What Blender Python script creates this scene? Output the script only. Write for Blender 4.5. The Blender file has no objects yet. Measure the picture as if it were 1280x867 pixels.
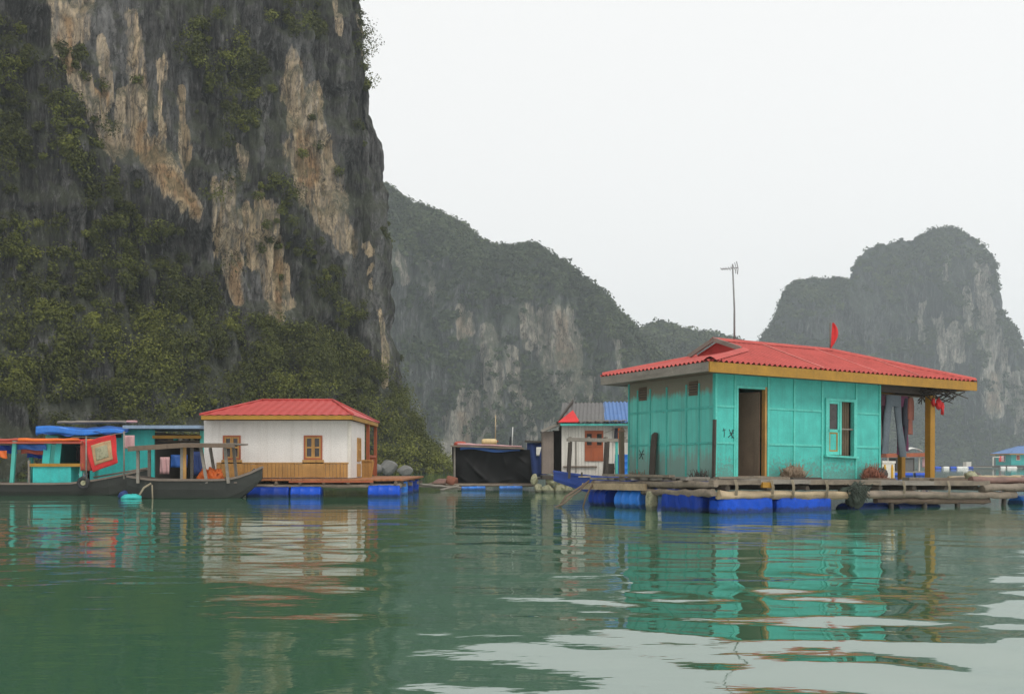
import bpy, math, random
import numpy as np
from mathutils import Vector, Matrix
random.seed(7)
RNG = np.random.default_rng(11)
SC = bpy.context.scene
COL = SC.collection
F, HZ, CAMH = 1280.0, 579.0, 1.15          # focal length in pixels, horizon row, eye height above the water

def P(px, py, Y):
    """a point of the place at depth Y metres"""
    return Vector(((px - 640) / F * Y, Y, CAMH + (HZ - py) / F * Y))

# ------------------------------------------------------------------ mesh builder
class MB:
    def __init__(self):
        self.v = []; self.f = []; self.smooth = []
    def add(self, vs, fs, smooth=False):
        n = len(self.v)
        self.v += [tuple(p) for p in vs]
        self.f += [tuple(i + n for i in f) for f in fs]
        self.smooth += [smooth] * len(fs)
        return self
    def box(self, x0, x1, y0, y1, z0, z1):
        vs = [(x0,y0,z0),(x1,y0,z0),(x1,y1,z0),(x0,y1,z0),(x0,y0,z1),(x1,y0,z1),(x1,y1,z1),(x0,y1,z1)]
        return self.add(vs, [(0,3,2,1),(4,5,6,7),(0,1,5,4),(1,2,6,5),(2,3,7,6),(3,0,4,7)])
    def beam(self, p0, p1, w, h, up=(0,0,1)):
        p0, p1 = Vector(p0), Vector(p1)
        d = (p1 - p0).normalized(); u = Vector(up)
        if abs(d.dot(u)) > .98: u = Vector((0,1,0))
        s = d.cross(u).normalized(); u = s.cross(d).normalized()
        vs = []
        for p in (p0, p1):
            for a, b in ((-1,-1),(1,-1),(1,1),(-1,1)):
                vs.append(p + s*(a*w/2) + u*(b*h/2))
        return self.add(vs, [(0,1,2,3),(7,6,5,4),(0,4,5,1),(1,5,6,2),(2,6,7,3),(3,7,4,0)])
    def tube(self, pts, radii, n=8, cap=True, jit=0.):
        pts = [Vector(p) for p in pts]
        if not hasattr(radii, '__len__'): radii = [radii]*len(pts)
        vs = []; fs = []; last = None
        for i, p in enumerate(pts):
            d = (pts[min(i+1,len(pts)-1)] - pts[max(i-1,0)])
            if d.length < 1e-9: d = Vector((0,0,1))
            d.normalize()
            if last is None:
                ref = Vector((0,0,1)) if abs(d.z) < .9 else Vector((0,1,0))
                s = d.cross(ref).normalized()
            else:
                s = (last - d*last.dot(d)).normalized()
            last = s; u = d.cross(s)
            for k in range(n):
                a = 2*math.pi*k/n
                vs.append(p + (s*math.cos(a) + u*math.sin(a))*radii[i]*(1+random.uniform(-jit,jit) + (jit*1.2*math.sin(3*a+i*.35) if jit else 0)))
        for i in range(len(pts)-1):
            for k in range(n):
                k2 = (k+1) % n
                fs.append((i*n+k, i*n+k2, (i+1)*n+k2, (i+1)*n+k))
        self.add(vs, fs, True)
        if cap:
            m = len(pts)-1
            base = len(self.v) - len(vs)
            self.f += [tuple(base + k for k in reversed(range(n))), tuple(base + m*n + k for k in range(n))]
            self.smooth += [False, False]
        return self
    def log(self, p0, p1, r, n=9, seg=12, wob=.25):
        p0, p1 = Vector(p0), Vector(p1)
        pts = []; rad = []
        for i in range(seg+1):
            t = i/seg
            p = p0.lerp(p1, t) + Vector((random.uniform(-1,1), random.uniform(-1,1), random.uniform(-1,1)))*r*wob
            pts.append(p); rad.append(r*random.uniform(1-wob*.6, 1+wob*.6)*(1-.12*t))
        return self.tube(pts, rad, n, True, .13)
    def grid(self, fn, nu, nv, smooth=True):
        vs = [fn(i/nu, j/nv) for j in range(nv+1) for i in range(nu+1)]
        fs = [(j*(nu+1)+i, j*(nu+1)+i+1, (j+1)*(nu+1)+i+1, (j+1)*(nu+1)+i) for j in range(nv) for i in range(nu)]
        return self.add(vs, fs, smooth)
    def slab(self, fn, nu, nv, nrm, th, smooth=True):
        """a sheet with a thickness along nrm"""
        nrm = Vector(nrm)
        a = [Vector(fn(i/nu, j/nv)) for j in range(nv+1) for i in range(nu+1)]
        N = len(a); w = nu+1
        vs = a + [p + nrm*th for p in a]
        fs = []
        for j in range(nv):
            for i in range(nu):
                q = (j*w+i, j*w+i+1, (j+1)*w+i+1, (j+1)*w+i)
                fs.append(q); fs.append(tuple(k+N for k in reversed(q)))
        for i in range(nu):
            fs.append((i+1, i, i+N, i+1+N)); o = nv*w
            fs.append((o+i, o+i+1, o+i+1+N, o+i+N))
        for j in range(nv):
            fs.append((j*w, (j+1)*w, (j+1)*w+N, j*w+N)); o = nu
            fs.append(((j+1)*w+o, j*w+o, j*w+o+N, (j+1)*w+o+N))
        return self.add(vs, fs, smooth)
    def poly(self, pts, th=None, nrm=None):
        """flat polygon, extruded along nrm by th"""
        pts = [Vector(p) for p in pts]; n = len(pts)
        if th is None: return self.add(pts, [tuple(range(n))])
        q = [p + Vector(nrm)*th for p in pts]
        fs = [tuple(range(n)), tuple(reversed(range(n, 2*n)))]
        fs += [((i+1) % n, i, i+n, (i+1) % n + n) for i in range(n)]
        return self.add(pts + q, fs)
    def torus(self, c, axis, R, r, n=20, m=8):
        axis = Vector(axis).normalized(); c = Vector(c)
        s = axis.cross(Vector((0,0,1)) if abs(axis.z) < .9 else Vector((1,0,0))).normalized(); u = axis.cross(s)
        vs = []; fs = []
        for i in range(n):
            a = 2*math.pi*i/n; d = s*math.cos(a) + u*math.sin(a)
            for j in range(m):
                b = 2*math.pi*j/m
                vs.append(c + d*(R + r*math.cos(b)) + axis*(r*math.sin(b)))
        for i in range(n):
            for j in range(m):
                fs.append((i*m+j, ((i+1) % n)*m+j, ((i+1) % n)*m+(j+1) % m, i*m+(j+1) % m))
        return self.add(vs, fs, True)
    def blob(self, c, r, seed=0, amp=.25, nu=14, nv=9):
        c = Vector(c); r = Vector(r); rr = random.Random(seed)
        ph = [(rr.uniform(0,6), rr.uniform(0,6), rr.randint(2,5), rr.randint(1,4)) for _ in range(4)]
        def fn(u, v):
            a = 2*math.pi*u; b = math.pi*(v-.5)
            k = 1 + amp*.5*sum(math.sin(n*a+p)*math.cos(m*b+q) for p, q, n, m in ph)
            return c + Vector((r.x*k*math.cos(a)*math.cos(b), r.y*k*math.sin(a)*math.cos(b), r.z*k*math.sin(b)))
        return self.grid(fn, nu, nv)
    def rock(self, c, r, seed=0, planes=16, boxy=0.):
        """boulder or broken block: a rounded form cut by random planes"""
        c = Vector(c); r = Vector(r); rr = random.Random(seed); pl = []
        for _ in range(planes):
            d = Vector((rr.gauss(0,1), rr.gauss(0,1), rr.gauss(0,1))).normalized(); pl.append((d, rr.uniform(.68,1.0)))
        if boxy:
            pl = [(Vector(q) + Vector((rr.uniform(-.12,.12), rr.uniform(-.12,.12), rr.uniform(-.12,.12))), rr.uniform(.72,.85)) for q in ((1,0,0),(-1,0,0),(0,1,0),(0,-1,0),(0,0,1),(0,0,-1))] + pl[:4]
        def fn(u, v):
            a = 2*math.pi*u; b = math.pi*(v-.5)
            d = Vector((math.cos(a)*math.cos(b), math.sin(a)*math.cos(b), math.sin(b)))
            k = 1.08
            for n_, h in pl:
                t = d.dot(n_)
                if t > .05: k = min(k, h/t)
            k *= 1 + .025*math.sin(d.x*19+seed)*math.sin(d.y*17+d.z*23)
            return c + Vector((d.x*r.x*k, d.y*r.y*k, d.z*r.z*k))
        return self.grid(fn, 36, 22, False)
    def pontoon(self, p0, p1, w, h, seed=0):
        """plastic-wrapped float with a squarish, wrinkled section"""
        p0, p1 = Vector(p0), Vector(p1); d = p1-p0; L = d.length; d.normalize(); s_ = d.cross(Vector((0,0,1))).normalized(); rr = random.Random(seed)
        ph = [rr.uniform(0,6) for _ in range(6)]
        def fn(u, v):
            a = 2*math.pi*u; c, q = math.cos(a), math.sin(a)
            k = (abs(c)**5+abs(q)**5)**(-.2)
            e = min(v, 1-v)*L; end = min(1, .55+.45*(e/.10)**.5) if e < .10 else 1.
            wr = 1 + .022*math.sin(v*L*17+ph[0]+2.2*math.sin(a*2+ph[1])) + .015*math.sin(v*L*31+ph[2]-3*q) + .02*math.sin(v*L*4+ph[3]+a)
            return p0 + d*(v*L) + s_*(c*k*w*end*wr) + Vector((0,0,1))*(q*k*h*end*wr)
        self.grid(fn, 40, 46)
        n = len(self.v); m = 41
        self.f += [tuple(range(n-47*m, n-46*m-1)), tuple(reversed(range(n-m, n-1)))]; self.smooth += [False, False]
        return self
    def drum(self, p0, p1, r, n=22):
        """plastic drum with rolled rims and two hoops"""
        p0, p1 = Vector(p0), Vector(p1)
        st = [(0,.86),(0.015,.97),(.05,1.0),(.07,.965),(.3,.985),(.33,1.03),(.36,1.03),(.39,.985),(.61,.985),(.64,1.03),(.67,1.03),(.7,.985),(.93,.965),(.95,1.0),(.985,.97),(1,.86)]
        return self.tube([p0.lerp(p1, t) for t, _ in st], [r*k for _, k in st], n)

def link(o, parent=None):
    COL.objects.link(o)
    if parent is not None: o.parent = parent
    return o
def ob(name, mb, mat, parent=None, label=None, cat=None, group=None, kind=None):
    me = bpy.data.meshes.new(name)
    me.from_pydata(mb.v, [], mb.f); me.update()
    me.polygons.foreach_set('use_smooth', mb.smooth)
    me.materials.append(mat)
    o = bpy.data.objects.new(name, me); link(o, parent)
    return tag(o, label, cat, group, kind)
def tag(o, label=None, cat=None, group=None, kind=None):
    if label: o['label'] = label
    if cat: o['category'] = cat
    if group: o['group'] = group
    if kind: o['kind'] = kind
    return o
def thing(name, label, cat, loc=(0,0,0), group=None, matrix=None):
    o = bpy.data.objects.new(name, None); o.empty_display_size = .3
    link(o)
    if matrix is not None: o.matrix_world = matrix
    else: o.location = loc
    return tag(o, label, cat, group)

# ------------------------------------------------------------------ numpy noise
_T = RNG.random((64, 64, 64)).astype(np.float64)
def vnoise(x, y, z):
    x, y, z = np.broadcast_arrays(np.asarray(x, float), np.asarray(y, float), np.asarray(z, float))
    xi, yi, zi = np.floor(x).astype(int), np.floor(y).astype(int), np.floor(z).astype(int)
    fx, fy, fz = x-xi, y-yi, z-zi
    fx, fy, fz = (t*t*t*(t*(t*6-15)+10) for t in (fx, fy, fz))
    r = 0
    for dx in (0, 1):
        for dy in (0, 1):
            for dz in (0, 1):
                w = (fx if dx else 1-fx)*(fy if dy else 1-fy)*(fz if dz else 1-fz)
                r = r + w*_T[(xi+dx) % 64, (yi+dy) % 64, (zi+dz) % 64]
    return r*2-1
def fbm(x, y, z, o=4, g=.5):
    r = 0; a = 1.; s = 1.
    for i in range(o):
        r = r + a*vnoise(x*s+17.3*i, y*s+5.1*i, z*s+9.7*i); a *= g; s *= 2.03
    return r

# ------------------------------------------------------------------ materials
def new_mat(name):
    m = bpy.data.materials.new(name); m.use_nodes = True
    nt = m.node_tree; nt.nodes.clear()
    out = nt.nodes.new('ShaderNodeOutputMaterial'); b = nt.nodes.new('ShaderNodeBsdfPrincipled')
    nt.links.new(b.outputs[0], out.inputs['Surface'])
    return m, nt, b
def N(nt, t, **kw):
    n = nt.nodes.new(t)
    for k, v in kw.items():
        if k.startswith('_'): setattr(n, k[1:], v)
        else: n.inputs[k.replace('__', ' ')].default_value = v
    return n
def ramp(nt, src, stops):
    r = nt.nodes.new('ShaderNodeValToRGB'); nt.links.new(src, r.inputs[0])
    el = r.color_ramp.elements
    while len(el) < len(stops): el.new(.5)
    for e, (p, c) in zip(el, stops):
        e.position = p; e.color = (*c, 1) if len(c) == 3 else c
    return r.outputs[0]
def mix(nt, fac, a, b, mode='MIX'):
    n = nt.nodes.new('ShaderNodeMix'); n.data_type = 'RGBA'; n.blend_type = mode
    for s, i in ((fac, 0), (a, 6), (b, 7)):
        if hasattr(s, 'links') or hasattr(s, 'is_linked'): nt.links.new(s, n.inputs[i])
        elif i == 0: n.inputs[0].default_value = s
        else: n.inputs[i].default_value = (*s, 1)
    return n.outputs[2]
def coords(nt, scale, kind='Object'):
    t = nt.nodes.new('ShaderNodeTexCoord'); mp = nt.nodes.new('ShaderNodeMapping')
    mp.inputs['Scale'].default_value = scale
    nt.links.new(t.outputs[kind], mp.inputs[0]); return mp.outputs[0]
def noise(nt, vec, scale, detail=5, rough=.55):
    n = N(nt, 'ShaderNodeTexNoise', Scale=scale, Detail=detail, Roughness=rough)
    nt.links.new(vec, n.inputs['Vector']); return n.outputs['Fac']
G3 = lambda v: (v, v, v)
def paint(name, base, worn=(.22,.19,.15), wear=.5, dirt=(.09,.08,.06), dirty=.45, rough=.6, scale=1.0, streak=(7,7,.6), bump=.25, var=.22, low=None, algae=False, spec=.5):
    """weathered surface: tone variation, run-down dirt streaks and patches worn to another colour (wear: 0 none .. 1 a lot)"""
    m, nt, b = new_mat(name)
    o = coords(nt, G3(scale)); s = coords(nt, tuple(k*scale for k in streak))
    n1 = noise(nt, o, 1.7); n2 = noise(nt, s, 1.0, 6, .6); n3 = noise(nt, o, 5.5, 8, .68); n4 = noise(nt, o, 28, 3)
    lo = tuple(c*(1-var) for c in base); hi = tuple(min(1, c*(1+var)) for c in base)
    c = mix(nt, ramp(nt, n1, [(.3, G3(0)), (.7, G3(1))]), lo, hi)
    c = mix(nt, ramp(nt, n2, [(.50, G3(0)), (.80, G3(dirty))]), c, dirt)
    c = mix(nt, ramp(nt, n3, [(.72-.22*wear, G3(0)), (.76-.20*wear, G3(.85 if wear > 0 else 0))]), c, worn)
    if low:
        t = nt.nodes.new('ShaderNodeTexCoord'); sp = nt.nodes.new('ShaderNodeSeparateXYZ'); nt.links.new(t.outputs['Object'], sp.inputs[0])
        a = N(nt, 'ShaderNodeMapRange'); a.inputs[1].default_value = low; a.inputs[2].default_value = 0.; a.inputs[3].default_value = 0; a.inputs[4].default_value = .27
        nt.links.new(sp.outputs[2], a.inputs[0])
        ad = N(nt, 'ShaderNodeMath', _operation='ADD'); nt.links.new(noise(nt, o, 9, 9, .75), ad.inputs[0]); nt.links.new(a.outputs[0], ad.inputs[1])
        c = mix(nt, ramp(nt, ad.outputs[0], [(.66, G3(0)), (.69, G3(.85))]), c, worn)
    if algae:
        gp = nt.nodes.new('ShaderNodeNewGeometry'); sq = nt.nodes.new('ShaderNodeSeparateXYZ'); nt.links.new(gp.outputs['Position'], sq.inputs[0])
        ad = N(nt, 'ShaderNodeMath', _operation='MULTIPLY_ADD'); nt.links.new(noise(nt, o, 7, 5), ad.inputs[0]); ad.inputs[1].default_value = .16; nt.links.new(sq.outputs[2], ad.inputs[2])
        c = mix(nt, ramp(nt, ad.outputs[0], [(.15, G3(.9)), (.21, G3(0))]), c, (.025,.035,.025))
    c = mix(nt, .28, c, ramp(nt, n4, [(.3, tuple(k*.45 for k in base)), (.7, tuple(min(1,k*1.3) for k in base))]))
    nt.links.new(c, b.inputs['Base Color'])
    b.inputs['Roughness'].default_value = rough; b.inputs['Specular IOR Level'].default_value = spec
    bp = N(nt, 'ShaderNodeBump', Strength=bump, Distance=.02)
    nt.links.new(mix(nt, .5, n3, n2), bp.inputs['Height']); nt.links.new(bp.outputs[0], b.inputs['Normal'])
    return m
M = {}
M['teal_front'] = paint('teal_front', (.066,.50,.43), worn=(.13,.22,.19), wear=.22, dirt=(.05,.24,.2), dirty=.6, scale=1.3, low=.95)
M['teal_trim'] = paint('teal_trim', (.10,.56,.47), worn=(.2,.3,.25), wear=.3, dirty=.3)
M['teal_dull'] = paint('teal_dull', (.07,.42,.36), wear=.2)
M['teal_boat'] = paint('teal_boat', (.035,.47,.44), worn=(.15,.3,.27), wear=.3, dirt=(.06,.2,.18), dirty=.55)
M['roof_red'] = paint('roof_red', spec=.2, base=(.47,.088,.074), worn=(.40,.13,.09), wear=.4, dirt=(.26,.045,.035), dirty=.8, rough=.65, scale=1.1, streak=(7,.7,7), bump=.06, var=.16)
M['roof_red_old'] = paint('roof_red_old', spec=.2, base=(.40,.05,.045), worn=(.3,.14,.1), wear=.35, dirt=(.15,.04,.03), dirty=.6, rough=.55)
M['roof_seam'] = paint('roof_seam', spec=.2, base=(.60,.19,.16), worn=(.45,.12,.1), wear=.3, dirty=.3)
M['roof_rose'] = paint('roof_rose', spec=.2, base=(.47,.075,.066), worn=(.5,.12,.12), wear=.15, dirt=(.34,.05,.05), dirty=.4, rough=.5, streak=(4,1,4), var=.1, bump=.05)
M['ochre'] = paint('ochre', (.37,.19,.016), worn=(.3,.2,.08), wear=.25, dirt=(.16,.10,.03), dirty=.5)
M['ochre_wood'] = paint('ochre_wood', (.44,.235,.065), worn=(.3,.15,.05), wear=.3, dirt=(.13,.06,.02), dirty=.85, streak=(11,11,.12), var=.3)
M['grey_wood'] = paint('grey_wood', (.24,.215,.18), worn=(.36,.32,.26), wear=.4, dirt=(.06,.05,.04), dirty=.7, streak=(1,1,7))
M['brown_wood'] = paint('brown_wood', (.15,.105,.07), worn=(.25,.2,.14), wear=.35, dirt=(.04,.03,.02), dirty=.7)
M['dark_wood'] = paint('dark_wood', (.055,.042,.032), worn=(.12,.1,.08), wear=.3, dirt=(.02,.017,.014), dirty=.6)
M['log'] = paint('log', (.21,.17,.125), worn=(.08,.065,.05), wear=.55, dirt=(.04,.034,.027), dirty=.9, streak=(1.5,9,9), scale=1.4, bump=.7, var=.4)
M['log_pale'] = paint('log_pale', (.40,.31,.19), worn=(.3,.24,.17), wear=.45, dirt=(.12,.09,.06), dirty=.9, streak=(1.5,9,9), bump=.7, var=.35)
M['log_red'] = paint('log_red', (.20,.11,.085), worn=(.36,.28,.22), wear=.5, dirt=(.05,.03,.025), dirty=.9, streak=(1.5,9,9), bump=.7, var=.4)
M['red_wood'] = paint('red_wood', (.34,.085,.03), worn=(.3,.14,.07), wear=.3, dirt=(.14,.04,.02), dirty=.5)
M['rust_deck'] = paint('rust_deck', (.33,.125,.045), worn=(.25,.13,.08), wear=.4, dirt=(.13,.06,.03), dirty=.6)
M['white_wall'] = paint('white_wall', (.74,.71,.67), worn=(.58,.53,.47), wear=.28, dirt=(.42,.37,.31), dirty=.42, streak=(6,6,.35), var=.07)
M['white_plank'] = paint('white_plank', (.66,.62,.55), worn=(.45,.4,.33), wear=.3, dirt=(.25,.22,.18), dirty=.55, streak=(9,9,.3), var=.1)
M['plaster_brown'] = paint('plaster_brown', (.22,.175,.145), worn=(.16,.14,.09), wear=.4, dirt=(.08,.07,.05), dirty=.6)
M['blue_plastic'] = paint('blue_plastic', algae=True, spec=.25, base=(.004,.070,.50), worn=(.01,.11,.5), wear=.15, dirt=(.01,.05,.25), dirty=.35, rough=.38, var=.2, bump=.08)
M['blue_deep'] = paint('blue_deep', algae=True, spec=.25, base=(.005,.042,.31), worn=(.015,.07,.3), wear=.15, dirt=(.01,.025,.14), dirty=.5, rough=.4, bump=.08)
M['blue_light'] = paint('blue_light', algae=True, base=(.02,.19,.66), worn=(.08,.27,.62), wear=.15, dirt=(.02,.11,.4), dirty=.3, rough=.35, bump=.06)
M['blue_tarp'] = paint('blue_tarp', (.022,.12,.44), worn=(.35,.45,.6), wear=.35, dirt=(.03,.09,.3), dirty=.4, rough=.45, bump=.3)
M['blue_tin'] = paint('blue_tin', (.075,.175,.40), worn=(.3,.38,.5), wear=.25, dirt=(.05,.1,.25), dirty=.5, rough=.45)
M['grey_tin'] = paint('grey_tin', (.13,.125,.12), worn=(.24,.22,.2), wear=.4, dirt=(.06,.055,.05), dirty=.6)
M['grey_blue_sheet'] = paint('grey_blue_sheet', (.24,.33,.45), worn=(.4,.42,.45), wear=.35, dirt=(.12,.16,.22), dirty=.5)
M['black_tarp'] = paint('black_tarp', spec=.2, base=(.006,.0058,.0058), worn=(.02,.019,.018), wear=.12, dirt=(.012,.011,.010), dirty=.5, rough=.55, bump=.3)
M['hull_dark'] = paint('hull_dark', algae=True, base=(.030,.032,.027), worn=(.09,.08,.06), wear=.3, dirt=(.02,.02,.018), dirty=.6, streak=(.8,6,6))
M['hull_pale'] = paint('hull_pale', (.19,.15,.12), worn=(.34,.29,.24), wear=.3, dirt=(.09,.075,.06), dirty=.6, streak=(.8,6,6))
M['hull_blue'] = paint('hull_blue', algae=True, base=(.02,.06,.30), worn=(.05,.08,.2), wear=.3, dirt=(.02,.025,.06), dirty=.6, streak=(.8,5,5))
M['foam'] = paint('foam', algae=True, base=(.33,.32,.20), worn=(.10,.11,.05), wear=.85, dirt=(.12,.12,.07), dirty=.7, scale=2)
M['crate_white'] = paint('crate_white', (.74,.72,.64), worn=(.6,.55,.45), wear=.2, dirty=.2)
M['crate_yellow'] = paint('crate_yellow', (.66,.38,.03), wear=0, dirty=.2)
M['jerrycan'] = paint('jerrycan', (.62,.46,.22), worn=(.6,.5,.35), wear=.2, dirty=.3, rough=.4)
M['orange'] = paint('orange', (.80,.16,.02), worn=(.6,.1,.02), wear=.2, dirty=.25)
M['red_cloth'] = paint('red_cloth', (.62,.028,.028), worn=(.5,.03,.03), wear=.2, dirty=.2, rough=.8)
M['red_old'] = paint('red_old', (.42,.08,.05), worn=(.4,.2,.12), wear=.3, dirty=.4, rough=.8)
M['beige_print'] = paint('beige_print', (.46,.30,.16), worn=(.40,.13,.08), wear=.75, dirt=(.3,.3,.18), dirty=.6, rough=.85, scale=2.5)
M['cloth_grey'] = paint('cloth_grey', (.11,.135,.155), wear=0, dirty=.3, rough=.9)
M['cloth_maroon'] = paint('cloth_maroon', (.075,.022,.038), wear=0, dirty=.2, rough=.9)
M['cloth_purple'] = paint('cloth_purple', (.12,.025,.07), wear=0, dirty=.2, rough=.9)
M['cloth_rust'] = paint('cloth_rust', (.24,.085,.06), wear=0, dirty=.3, rough=.9)
M['cloth_dark'] = paint('cloth_dark', (.025,.027,.038), wear=0, dirty=.2, rough=.9)
M['cloth_navy'] = paint('cloth_navy', (.02,.045,.16), wear=0, dirty=.3, rough=.85)
M['cloth_pink'] = paint('cloth_pink', (.55,.33,.33), worn=(.5,.1,.1), wear=.5, dirty=.2, rough=.9)
M['curtain'] = paint('curtain', (.20,.15,.10), worn=(.3,.25,.16), wear=.3, dirt=(.05,.035,.03), dirty=.8, rough=.9, streak=(16,16,.15))
M['net_green'] = paint('net_green', (.045,.06,.045), worn=(.12,.13,.1), wear=.3, dirty=.5, rough=.95, scale=4)
M['rope'] = paint('rope', (.28,.24,.17), worn=(.15,.13,.1), wear=.3, rough=.95)
M['brush'] = paint('brush', (.26,.19,.13), worn=(.16,.11,.07), wear=.3, rough=.95)
M['brush_red'] = paint('brush_red', (.24,.09,.055), worn=(.16,.1,.07), wear=.3, rough=.95)
M['rubber'] = paint('rubber', (.025,.026,.028), wear=0, dirty=.3, rough=.75)
M['metal'] = paint('metal', (.22,.22,.22), worn=(.2,.13,.09), wear=.2, rough=.45)
M['rock'] = paint('rock', (.16,.157,.148), worn=(.1,.12,.07), wear=.35, dirt=(.08,.08,.07), dirty=.6, scale=.8, rough=.9, bump=.6)
M['far_white'] = paint('far_white', (.70,.70,.66), wear=0, dirty=.2)
M['scrawl'] = paint('scrawl', (.02,.03,.028), wear=0, dirty=.2)
def glass(name, col):
    m, nt, b = new_mat(name)
    c = coords(nt, G3(3)); nt.links.new(ramp(nt, noise(nt, c, 1.5), [(.3, tuple(k*.6 for k in col)), (.7, tuple(k*1.5 for k in col))]), b.inputs['Base Color'])
    b.inputs['Roughness'].default_value = .12; b.inputs['Specular IOR Level'].default_value = .6
    return m
M['glass'] = glass('glass', (.03,.024,.022))
# worn plank wall of the teal house: paint that stops short of the eaves and fades to bare grey boards low down
def worn_teal():
    m, nt, b = new_mat('teal_weathered')
    o = coords(nt, G3(1)); s = coords(nt, (9, 9, .35)); t = nt.nodes.new('ShaderNodeTexCoord')
    sp = nt.nodes.new('ShaderNodeSeparateXYZ'); nt.links.new(t.outputs['Object'], sp.inputs[0])
    n1 = noise(nt, o, 1.3); ns = noise(nt, s, 1.0, 6, .62); n3 = noise(nt, o, 6, 8, .7)
    c = mix(nt, ramp(nt, n1, [(.3, G3(0)), (.7, G3(1))]), (.085,.45,.385), (.125,.55,.465))
    c = mix(nt, ramp(nt, ns, [(.45, G3(0)), (.75, G3(.6))]), c, (.10,.22,.19))
    # low boards: paint thinned to grey (own shape, by height and noise)
    def band(z0, z1, k):
        a = N(nt, 'ShaderNodeMapRange'); a.inputs[1].default_value = z0; a.inputs[2].default_value = z1
        nt.links.new(sp.outputs[2], a.inputs[0])
        ad = N(nt, 'ShaderNodeMath', _operation='MULTIPLY_ADD'); nt.links.new(mix(nt, .5, n3, ns), ad.inputs[0]); ad.inputs[1].default_value = k
        nt.links.new(a.outputs[0], ad.inputs[2]); return ad.outputs[0]
    c = mix(nt, ramp(nt, band(1.5, -.4, .9), [(.80, G3(0)), (1.0, G3(.75))]), c, (.20,.25,.22))
    c = mix(nt, ramp(nt, band(1.7, 2.5, .7), [(.78, G3(0)), (1.12, G3(.92))]), c, (.20,.155,.11))
    c = mix(nt, ramp(nt, n3, [(.64, G3(0)), (.68, G3(.7))]), c, (.12,.13,.11))
    nt.links.new(c, b.inputs['Base Color']); b.inputs['Roughness'].default_value = .7
    bp = N(nt, 'ShaderNodeBump', Strength=.35, Distance=.02); nt.links.new(ns, bp.inputs['Height']); nt.links.new(bp.outputs[0], b.inputs['Normal'])
    return m
M['teal_weathered'] = worn_teal()

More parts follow.
